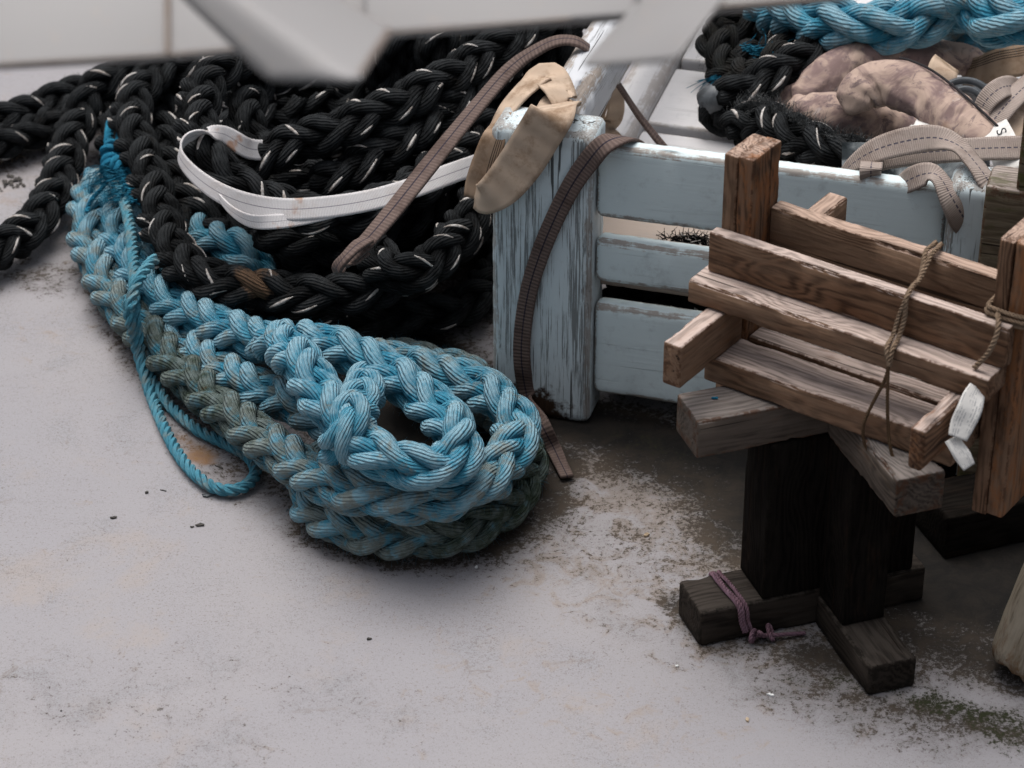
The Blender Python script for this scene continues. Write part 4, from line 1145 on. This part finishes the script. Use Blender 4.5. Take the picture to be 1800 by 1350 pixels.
# ------------------------------------------------------------------ gear on the bench seat
def canvas_tube(mb, pts, rads, seg=40):
    p, s, e = smooth_path(PP(pts), .0025, rads)
    n = len(p)
    T, N, B = transport(p)
    r = e[:, 0]
    ang = np.linspace(0, 2 * np.pi, seg + 1)
    fold = np.stack([wob(n, 1.0, 6 + 3 * random.random()) for _ in range(seg)], 1)
    fold = (fold + np.roll(fold, 1, 1) * .7 + np.roll(fold, -1, 1) * .7) / 2.0
    pinch = np.abs(wob(n, 1.0, 9))
    cre = [(random.uniform(0, n), random.uniform(0, 6.28), random.uniform(.05, .17), random.uniform(.9, 2.2), random.uniform(.3, .9), random.uniform(-9, 9)) for _ in range(max(3, n // 4))]
    V, uv = [], []
    for i in range(n):
        endf = min(1.0, 0.45 + 0.55 * min(i, n - 1 - i) / 5.0)
        for j in range(seg + 1):
            a = ang[j]
            rr = r[i] * endf * (1 + 0.075 * fold[i, j % seg] * 1.3 - 0.07 * pinch[i])
            for (cs, ca, cd, ws, wa, tl) in cre:
                da = (a - ca + math.pi) % (2 * math.pi) - math.pi
                if abs(da) < 2.2:
                    rr *= 1 - cd * math.exp(-((i - cs - tl * da) / ws) ** 2 - (da / wa) ** 2)
            V.append(p[i] + rr * (N[i] * math.cos(a) * 0.78 + B[i] * math.sin(a)))
            uv.append((j / seg, s[i]))
    k = seg + 1
    F = [(i * k + j, i * k + j + 1, (i + 1) * k + j + 1, (i + 1) * k + j)[::-1] for i in range(n - 1) for j in range(seg)]
    V += [p[0] - T[0] * r[0] * .25, p[-1] + T[-1] * r[-1] * .25]; uv += [(0, 0), (0, s[-1])]
    c0, c1 = len(V) - 2, len(V) - 1
    F += [(c0, j, j + 1) for j in range(seg)] + [(c1, (n - 1) * k + j + 1, (n - 1) * k + j) for j in range(seg)]
    mb.add(np.array(V), F, np.array(uv), 0, rnd=.5)
    return p, N, B, r

def seat_gear():
    # padded sling in stained canvas, three bights
    mb = MB()
    p1 = canvas_tube(mb, [(1402, 186, .255), (1432, 158, .268), (1462, 128, .28), (1505, 104, .285), (1560, 94, .28), (1620, 96, .27), (1680, 102, .26), (1730, 112, .25)], [.022, .026, .029, .030, .029, .028, .027, .024])
    canvas_tube(mb, [(1388, 188, .245), (1396, 160, .25), (1420, 128, .25), (1450, 100, .245)], [.022, .025, .025, .022])
    canvas_tube(mb, [(1392, 190, .285), (1430, 194, .295), (1480, 200, .295), (1540, 212, .285), (1590, 232, .275), (1625, 250, .27)], [.020, .027, .031, .031, .028, .024])
    p3 = canvas_tube(mb, [(1492, 196, .32), (1515, 160, .338), (1560, 146, .348), (1610, 160, .350), (1655, 188, .348), (1700, 222, .345), (1738, 250, .342), (1760, 266, .335)], [.020, .028, .031, .031, .030, .028, .024, .018])
    o = mb.build('padded_sling', [M['canvas']])
    tag(o, 'stained mauve brown padded sling doubled up on the bench seat', 'sling')
    sm = MB()
    for (p, N, B, r), a0, a1, f in ((p1, 2.1, 1.9, .62), (p3, 5.3, 5.6, .95)):
        n = len(p); k = slice(int(n * (.0 if a0 < 3 else .28)), int(n * f))
        a = np.linspace(a0, a1, n)[k]
        q = p[k] + (N[k] * np.cos(a)[:, None] * .88 + B[k] * np.sin(a)[:, None]) * (r[k] * 1.02)[:, None]
        sm = MB()
        tube(sm, q, 0.0016, 6, rnd=.5)
        sm.build('seam', [M['seam']], parent=o)
    lb = MB()
    ribbon(lb, PP([(1745, 222, .36), (1758, 245, .362), (1770, 275, .362), (1778, 300, .355)]), [(-.3, -.7, .7)] * 4, .034, .0012, crumple=.0008)
    lab = lb.build('label_cloth', [M['paper']], parent=o)
    l2 = MB()
    ribbon(l2, PP([(1606, 245, .33), (1622, 232, .338), (1634, 214, .336)]), [(-.3, -.8, .5)] * 3, .03, .0012, crumple=.0008)
    l2.build('label_cloth', [M['paper']], parent=o)
    l3 = MB()
    ribbon(l3, PP([(1766, 292, .345), (1778, 315, .345), (1790, 345, .34)]), [(-.3, -.7, .7)] * 3, .03, .0012, crumple=.0006)
    l3.build('label_cloth', [M['paper']], parent=o)
    def word(txt, px, py, z, size, ang):
        cu = bpy.data.curves.new('lettering', 'FONT')
        cu.body = txt; cu.size = size; cu.extrude = 0.0002; cu.align_x = 'CENTER'; cu.align_y = 'CENTER'
        tmp = bpy.data.objects.new('tmp', cu); scene.collection.objects.link(tmp)
        dg = bpy.context.evaluated_depsgraph_get()
        me = bpy.data.meshes.new_from_object(tmp.evaluated_get(dg))
        bpy.data.objects.remove(tmp)
        co = np.zeros(len(me.vertices) * 3); me.vertices.foreach_get("co", co); co = co.reshape(-1, 3)
        n = unit(np.array([-.3, -.7, .7])); t = unit(P(px + math.cos(ang) * 20, py + math.sin(ang) * 20, z) - P(px, py, z))
        t = unit(t - n * np.dot(t, n)); b = np.cross(n, t)
        W = P(px, py, z) + co[:, :1] * t + co[:, 1:2] * b + n * (co[:, 2:3] + 0.0016)
        m = MB(); m.add(W, [tuple(p.vertices) for p in me.polygons], None, 0)
        m.build('lettering', [M['ink']], parent=o, smooth=False)
    word("SU", 1763, 240, .3625, .016, math.radians(68))
    word("NY", 1781, 322, .3455, .018, math.radians(62))

    # black ropes
    mats = [M['black'], M['fleck']]
    mb = MB()
    plait(mb, PP([(1272, 178, .25), (1312, 158, .265), (1362, 132, .275), (1415, 102, .28), (1470, 72, .275), (1530, 50, .26)]), D=.058, flecks=.9, fuzz=200, phase=.2)
    plait(mb, PP([(1272, 178, .25), (1265, 195, .232), (1290, 205, .228)]), D=.056, flecks=.3, fuzz=60)
    o = mb.build('mooring_rope', mats)
    tag(o, 'black plaited rope with a grey plastic end lying on the seat boards', 'rope')
    cp = MB()
    tube(cp, PP([(1238, 182, .240), (1248, 177, .245), (1272, 170, .256)]), [.016, .0185, .0195], 18, rnd=.5)
    cp.build('end_cap', [M['rubber']], parent=o)
    mb = MB()
    th = np.linspace(-1.2, 3.6, 12)
    ring = [(1318 + 58 * math.cos(t), 84 + 58 * math.sin(t), .25 + .012 * math.sin(2 * t)) for t in th]
    plait(mb, PP(ring), D=.055, flecks=.12, fuzz=300, alg=.5)
    plait(mb, PP([(1380, 40, .24), (1450, 30, .24), (1540, 60, .23)]), D=.06, flecks=.2, fuzz=60)
    plait(mb, PP([(1275, 120, .225), (1320, 108, .228), (1380, 90, .23), (1450, 72, .23), (1540, 66, .225)]), D=.06, flecks=.15, fuzz=80, alg=.4)
    plait(mb, PP([(1262, 62, .225), (1300, 44, .228), (1360, 26, .23), (1430, 12, .23)]), D=.06, flecks=.15, fuzz=80, alg=.4)
    plait(mb, PP([(1300, 205, .222), (1350, 180, .224), (1420, 150, .226), (1500, 130, .226)]), D=.055, flecks=.3, fuzz=60)
    tag(mb.build('mooring_rope', mats), 'black mossy rope ring at the back left of the bench seat', 'rope')
    mb = MB()
    path = PP([(1288, 232, .245), (1325, 214, .262), (1368, 226, .272), (1412, 248, .278), (1465, 268, .28), (1520, 284, .278), (1580, 300, .27)])
    plait(mb, path, D=.056, flecks=.9, fuzz=500, phase=.4)
    r_, _, _ = smooth_path(path, .002)
    fz = MB()
    for (i0, i1, cnt) in ((0, 55, 900), (55, 150, 700)):
        idx = RNG.integers(i0, min(i1, len(r_) - 1), cnt)
        aa = RNG.uniform(-1.4, 1.9, cnt)
        dirs = np.stack([np.cos(aa) * .7 - .2, np.sin(aa) * .4 - .2, np.abs(np.sin(aa)) * .9 + .2], 1)
        hairs(fz, r_[idx] + unit(dirs) * .024, dirs, .017, .00034, rnd=.9)
    plait(mb, PP([(1300, 268, .225), (1380, 285, .228), (1470, 300, .23), (1560, 318, .23)]), D=.056, flecks=.5, fuzz=100)
    o2 = tag(mb.build('mooring_rope', mats), 'black frayed fuzzy rope lying just behind the top slat', 'rope')
    fz.build('frayed_fibre', [M['fuzz']], parent=o2)
    sc = MB()
    cnt = 320
    roots = [P(1212 + random.gauss(0, 24), 424 + random.gauss(0, 5), .204) for _ in range(cnt)]
    hairs(sc, roots, [np.array([random.gauss(0, 1), random.gauss(0, 1), abs(random.gauss(0, .8))]) for _ in range(cnt)], .013, .0006, seg=4, rnd=.4, alg=0.0)
    hairs(sc, roots[:14], [np.array([random.gauss(0, 1), random.gauss(0, 1), .5]) for _ in range(14)], .020, .0011, m=1, seg=4)
    tag(sc.build('rope_scraps', mats), 'black rope scraps on the seat board, seen through the upper slat gap', 'rope scraps')
    # under the seat, seen between the slats
    mb = MB()
    for z, y in ((.036, 640), (.036, 600), (.09, 560), (.09, 520)):
        plait(mb, PP([(1070, y, z), (1150, y + 12, z), (1250, y + 20, z), (1360, y + 40, z), (1480, y + 70, z)]), D=.06, flecks=1.2, fuzz=60)
    tag(mb.build('mooring_rope', mats), 'black flecked rope stowed under the seat, seen between the slats', 'rope')
    # thick blue rope over the gear at the top right
    bb = MB()
    plait(bb, PP([(1340, 8, .27), (1400, 22, .30), (1470, 42, .318), (1545, 46, .325), (1615, 34, .328), (1680, 8, .33), (1740, -30, .33)]), D=.072, fuzz=350, phase=.9, seg=13)
    plait(bb, PP([(1700, -30, .36), (1722, 12, .372), (1765, 36, .375), (1815, 36, .375), (1880, 20, .37)]), D=.074, fuzz=250, phase=.1, seg=13)
    plait(bb, PP([(1560, 80, .25), (1640, 76, .255), (1720, 70, .26), (1800, 72, .26)]), D=.07, alg=.4, fuzz=80)
    tag(bb.build('mooring_rope', [M['blue'], M['fleck']]), 'thick blue plaited rope lying across the top of the bench gear', 'rope')
    fb = MB()
    roots, dirs = [], []
    for q in range(110):
        t = random.random()
        roots.append(P(1305 + 60 * t, 84 + 16 * t, .275) + RNG.normal(0, .003, 3)); dirs.append(np.array([1.0, random.uniform(-.35, .25), random.uniform(-.2, .25)]))
    for x, y in ((1332, 85), (1345, 84)):
        roots.append(P(x, y, .28)); dirs.append(np.array([.15, .3, 1.0]))
    hairs(fb, roots, dirs, .030, .0008, seg=4, rnd=.6, alg=0.0)
    tag(fb.build('frayed_fibre', [M['blue_fresh']]), 'bright blue frayed fibres among the black rope on the seat', 'rope fibres')
    fb = MB(); roots, dirs = [], []
    for q in range(36):
        roots.append(P(1272 + random.uniform(-5, 5), 132 + random.uniform(-8, 6), .245)); dirs.append(np.array([-1.0, random.uniform(-1.1, .1), random.uniform(-.3, .1)]))
    hairs(fb, roots, dirs, .030, .0008, seg=4, rnd=.6, alg=0.0)
    tag(fb.build('frayed_fibre', [M['blue_fresh']]), 'small tuft of blue fibres at the left edge of the seat ropes', 'rope fibres')
    # grey plastic sheet and a cut ring under the straps
    ts = MB()
    nx, ny = 26, 14
    X, Y = np.meshgrid(np.linspace(1480, 1740, nx), np.linspace(250, 345, ny))
    Z = .315 + .012 * np.sin(X / 23.0) * np.cos(Y / 13.0) + RNG.normal(0, .0018, X.shape)
    V = np.array([P(x, y, z) for x, y, z in zip(X.ravel(), Y.ravel(), Z.ravel())])
    Vb = V - np.array([0, 0, .002])
    k = nx
    F = [(i * k + j, i * k + j + 1, (i + 1) * k + j + 1, (i + 1) * k + j)[::-1] for i in range(ny - 1) for j in range(nx - 1)]
    nb = len(V)
    F += [tuple(nb + q for q in f[::-1]) for f in F]
    ts.add(np.vstack([V, Vb]), F, None, 0)
    tag(ts.build('plastic_sheet', [M['tarp']]), 'crumpled dark grey sheet under the pale straps', 'sheet')
    rg = MB()
    c = P(1698, 182, .31)
    th = np.linspace(0, 2 * np.pi, 40)
    for rad in (.032, .020):
        tube(rg, c + np.stack([rad * np.cos(th), rad * .8 * np.sin(th), rad * .55 * np.sin(th)], 1), .0045, 8, rnd=.5)
    for a in (0.5, 2.6, 4.6):
        d = np.array([math.cos(a), .8 * math.sin(a), .55 * math.sin(a)])
        tube(rg, np.array([c + d * .018, c + d * .026, c + d * .033]), .004, 8, rnd=.5)
    tag(rg.build('plastic_ring', [M['rubber']]), 'dark grey plastic ring with slots beside the padded sling', 'ring')
seat_gear()

# ------------------------------------------------------------------ twine, tag and cord
def ties():
    mb = MB()
    w = TF.w
    # doubled twine round the planks
    def loop(a, da, dz):
        return [w(a - .004 + da, .071, .452), w(a - .002 + da, .058, .4535 + dz), w(a - .002 + da, .045, .452 + dz), w(a, .022, .4385), w(a + .001, .004, .4365 + dz), w(a + .002, -.0085, .431), w(a + .003 + da, -.011, .410),
                w(a + .002 + da, -.018, .392), w(a + .004 + da, -.0335, .386), w(a + .004, -.037, .370)]
    a = 0.222
    laid(mb, loop(a, 0, 0), .0052, fuzz=90)
    laid(mb, loop(a, -.006, .001), .0050, fuzz=90)
    o = mb.build('twine', [M['twine']])
    tag(o, 'fraying brown twine tied round the rack planks near the middle', 'twine')
    tl = MB()
    laid(tl, [w(a + .004, -.037, .372), w(a + .001, -.040, .352), w(a - .008, -.043, .325), w(a - .014, -.046, .300), w(a - .012, -.044, .278), w(a - .004, -.041, .268)], .0036, fuzz=25)
    laid(tl, [w(a + .003, -.037, .372), w(a + .006, -.041, .350), w(a + .010, -.044, .320), w(a + .016, -.047, .292), w(a + .026, -.049, .272), w(a + .040, -.046, .268), w(a + .052, -.043, .274)], .0036, fuzz=25)
    tl.build('loose_end', [M['twine_dark']], parent=o)
    mb = MB()
    th = np.linspace(0, 2 * np.pi, 40)
    for dz, dr in ((.432, 0), (.4375, .001), (.443, 0)):
        cx, cy = .3205, .0402
        q = np.stack([cx + np.sign(np.cos(th)) * np.minimum(np.abs(np.cos(th)) * 1.35, 1) * (.0205 + dr), cy + np.sign(np.sin(th)) * np.minimum(np.abs(np.sin(th)) * 1.35, 1) * (.0315 + dr), dz + .004 * np.sin(th)], 1)
        laid(mb, [w(*v) for v in q], .0046, fuzz=40)
    laid(mb, [w(.312, .008, .436), w(.319, -.004, .436), w(.322, -.0125, .425), w(.318, -.0165, .408), w(.311, -.018, .395), w(.306, -.019, .3875)], .0055, fuzz=60)
    tag(mb.build('twine', [M['twine']]), 'pale twine wound round the right upright and threaded through a hole', 'twine')
    # paper tag stapled to the right crosspiece
    mb = MB()
    tp = [P(1719, 682, .373), P(1711, 700, .368), P(1703, 722, .360), P(1692, 746, .349), P(1683, 770, .338)]
    ribbon(mb, tp, [(.12, -.8, .5), (.08, -.82, .45), (.14, -.8, .5), (.06, -.82, .45), (.12, -.8, .5)], .03, .0006, step=.002, crumple=.0010, widths=[.018, .0225, .0245, .0235, .019])
    tp = [P(1673, 770, .336), P(1682, 786, .329), P(1693, 803, .321), P(1704, 821, .312)]
    ribbon(mb, tp, [(.1, -.7, .7), (.3, -.7, .65), (.0, -.8, .6), (.2, -.8, .5)], .018, .0006, step=.002, crumple=.0008, widths=[.016, .0165, .016, .013])
    tag(mb.build('paper_tag', [M['tag']]), 'torn white paper tag hanging from the right crosspiece of the rack', 'tag')
    # purple cord on the left foot of the stand
    mb = MB()
    s = SF.w
    for x, dx in ((-.118, 0), (-.113, .003), (-.121, .001)):
        laid(mb, [s(x, .033, .02), s(x + dx, .0335, .040), s(x, .025, .0470), s(x + dx, 0, .0472), s(x + .004, -.025, .0470), s(x + .006, -.0335, .041), s(x + .008, -.035, .025), s(x + .012, -.036, .012)], .0046, fuzz=20)
    c = s(-.098, -.042, .010)
    th = np.linspace(0, 4 * np.pi, 30)
    for k in range(3):
        d = SF.ax[0] * (.010 * k - .004)
        laid(mb, [c + d + np.array([.003 * math.cos(t + k), .006 * math.cos(t + k * 2), .006 * math.sin(t)]) for t in th[:16]], .0045, fuzz=12)
    laid(mb, [c, s(-.085, -.044, .008), s(-.065, -.046, .006), s(-.045, -.048, .004)], .0045, fuzz=20)
    tag(mb.build('cord', [M['purple']]), 'purple cord knotted round the left foot of the timber stand', 'cord')
ties()

# ------------------------------------------------------------------ painted steel frame in front of and above the scene
def steel_frame():
    def near(x, y, dist):
        return CAM + ray(x, y) * dist * 0.80
    root = empty('steel_frame', near(700, -200, 2.05), 'white painted steel frame with two slanting braces, out of focus overhead', 'steel frame')
    def hexa(name, q0, q1, mat='steel', bev=0.004):
        """q0, q1: the two end quads (4 points each)"""
        bm = bmesh.new()
        v = [bm.verts.new(p) for p in list(q0) + list(q1)]
        bm.faces.new([v[3], v[2], v[1], v[0]]); bm.faces.new([v[4], v[5], v[6], v[7]])
        for i in range(4):
            j = (i + 1) % 4
            bm.faces.new([v[i], v[j], v[4 + j], v[4 + i]])
        bmesh.ops.recalc_face_normals(bm, faces=bm.faces)
        bmesh.ops.bevel(bm, geom=list(bm.edges), offset=bev, segments=3, profile=0.5, affect='EDGES')
        bm.verts.index_update()
        V = np.array([p.co[:] for p in bm.verts]); F = [tuple(p.index for p in f.verts) for f in bm.faces]
        bm.free()
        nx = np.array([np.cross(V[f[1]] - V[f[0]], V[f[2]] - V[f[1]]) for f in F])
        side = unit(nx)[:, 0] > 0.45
        mb = MB()
        mb.add(V, [f for f, q in zip(F, side) if not q or name != 'brace'], None, 0, edge=0.25, rnd=.5)
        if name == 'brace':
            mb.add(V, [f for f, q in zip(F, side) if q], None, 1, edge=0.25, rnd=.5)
        return mb.build(name, [M[mat], M['steel_shaded']] if name == 'brace' else M[mat], parent=root)
    back = FW * 0.03
    # long plates whose lower edge crosses the top of the picture
    def plate(name, x0, y0, x1, y1, d0, d1, h=190):
        a, b = near(x0, y0, d0), near(x1, y1, d1)
        c, d = near(x1, y1 - h, d1 + 0.055), near(x0, y0 - h, d0 + 0.055)
        hexa(name, [a, a + back, d + back, d], [b, b + back, c + back, c], bev=.003)
    plate('plate', -120, 121, 294, 97, 2.10, 2.10)
    plate('plate', 294.5, 97, 690, 62, 2.10, 2.10)
    hexa('weld_seam', [near(289, 93, 2.097), near(300, 93, 2.097), near(300, 93, 2.108), near(289, 93, 2.108)], [near(289, -80, 2.148), near(300, -80, 2.148), near(300, -80, 2.160), near(289, -80, 2.160)], 'steel_rust', .001)
    for x0, y0, x1, y1, d in ((-120, 124, 294, 100, 2.092), (294.5, 100, 640, 69, 2.092), (640, 65, 1004, 35, 2.062), (1190, 20, 1500, -4, 2.055)):
        hexa('lip', [near(x0, y0, d), near(x0, y0 - 6, d), near(x0, y0 - 6, d + .010), near(x0, y0, d + .010)], [near(x1, y1, d), near(x1, y1 - 6, d), near(x1, y1 - 6, d + .010), near(x1, y1, d + .010)], 'steel_rust', .001)
    plate('plate', 640, 60, 1120, 26, 2.08, 2.06)
    plate('plate', 1122, 27, 1500, -8, 2.07, 2.07)
    # left brace: box section, cut square at its lower end
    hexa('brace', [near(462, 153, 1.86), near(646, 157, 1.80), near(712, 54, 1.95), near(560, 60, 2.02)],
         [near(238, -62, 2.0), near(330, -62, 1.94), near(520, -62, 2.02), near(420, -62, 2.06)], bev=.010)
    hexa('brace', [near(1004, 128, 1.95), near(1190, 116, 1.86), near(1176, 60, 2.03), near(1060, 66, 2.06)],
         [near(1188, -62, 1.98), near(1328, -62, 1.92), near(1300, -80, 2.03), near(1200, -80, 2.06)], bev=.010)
steel_frame()

# ------------------------------------------------------------------ small debris on the deck
def debris():
    def chip(px, py, L, Wd, H, ang, mat, label, cat, z=0.0):
        c = P(px, py, z)
        n = 9
        a = np.sort(RNG.uniform(0, 2 * np.pi, n))
        r = RNG.uniform(.75, 1.1, n)
        loc = np.stack([L / 2 * np.cos(a) * r, Wd / 2 * np.sin(a) * r], 1)
        ca, sa = math.cos(ang), math.sin(ang)
        xy = np.stack([loc[:, 0] * ca - loc[:, 1] * sa, loc[:, 0] * sa + loc[:, 1] * ca], 1)
        bot = np.column_stack([xy * .9, np.zeros(n) + .0002]) + c
        top = np.column_stack([xy, H * RNG.uniform(.6, 1.3, n)]) + c
        mid = np.array([[0, 0, H * 1.2]]) + c
        V = np.vstack([bot, top, mid])
        F = [(i, (i + 1) % n, n + (i + 1) % n, n + i) for i in range(n)] + [(n + i, n + (i + 1) % n, 2 * n) for i in range(n)] + [tuple(range(n))[::-1]]
        mb = MB(); mb.add(V, F, None, 0)
        tag(mb.build('paint_flake' if cat == 'flake' else 'debris_piece', mat, smooth=False), label, cat)
    D, Wm = M['flake_dark'], M['flake_white']
    chip(201, 911, .009, .004, .002, .3, D, 'dark flake on the deck left of the blue coil, farthest left', 'flake')
    chip(352, 924, .012, .006, .002, .2, D, 'dark squarish flake on the deck below the thin line loop', 'flake')
    chip(338, 927, .005, .003, .0015, .2, D, 'tiny dark flake just left of the squarish flake', 'flake')
    chip(258, 867, .005, .004, .002, .9, D, 'small dark crumb on the deck left of the thin line loop', 'flake')
    chip(287, 863, .009, .0015, .001, 2.8, D, 'thin dark sliver on the deck left of the thin line loop', 'flake')
    chip(368, 872, .016, .009, .003, .1, M['rubber'], 'dark plastic scrap under the bend of the thin line', 'scrap')
    chip(1354, 1223, .009, .004, .002, -.4, Wm, 'white flake on the mossy patch in front of the stand', 'flake')
    chip(1190, 1172, .004, .003, .002, 0, Wm, 'tiny white flake in front of the left stand foot', 'flake')
    chip(1137, 942, .010, .005, .003, .7, M['straw'], 'brown husk on the deck between coil and stand', 'husk')
    chip(1314, 1267, .008, .004, .002, 1.7, M['straw'], 'brown seed on the deck in front of the stand', 'husk')
    chip(838, 998, .006, .004, .0015, .2, Wm, 'small white flake in front of the blue coil', 'flake')
    chip(650, 1124, .007, .0035, .002, .6, D, 'dark sliver on the open deck below the blue coil', 'flake')
    chip(1256, 701, .008, .004, .002, -.1, M['blue_fresh'], 'small blue chip on the left arm of the stand', 'chip', z=.2805)
    chip(385, 822, .012, .003, .002, -.6, D, 'dark twig inside the loop of the thin line', 'twig')
    chip(108, 1250, .003, .003, .001, 0, D, 'small dark speck at the lower left of the deck', 'flake')
    # crumbs and straw at the left edge
    mb = MB()
    for q in range(26):
        c = P(22 + random.gauss(0, 14), 322 + random.gauss(0, 6), 0)
        r = random.uniform(.0015, .004)
        th = np.linspace(0, 2 * np.pi, 7)[:-1]
        V = [c + np.array([r * math.cos(t) * random.uniform(.7, 1.3), r * math.sin(t) * random.uniform(.7, 1.3), random.uniform(0, r)]) for t in th] + [c + np.array([0, 0, r * 1.6])]
        mb.add(np.array(V), [(i, (i + 1) % 6, 6) for i in range(6)], None, 0)
    tag(mb.build('crumbs', M['flake_dark']), 'heap of black crumbs on the deck at the left edge', 'crumbs')
    mb = MB()
    hairs(mb, [P(14 + random.gauss(0, 10), 274 + random.gauss(0, 5), .002) for _ in range(24)], [np.array([random.gauss(0, 1), random.gauss(0, 1), .3]) for _ in range(24)], .014, .0008, seg=4, rnd=.5)
    tag(mb.build('straw_tuft', M['straw']), 'small tuft of tan straw on the deck at the left edge', 'straw')
debris()

for o in scene.objects:
    if '_w' in o:
        del o['_w']
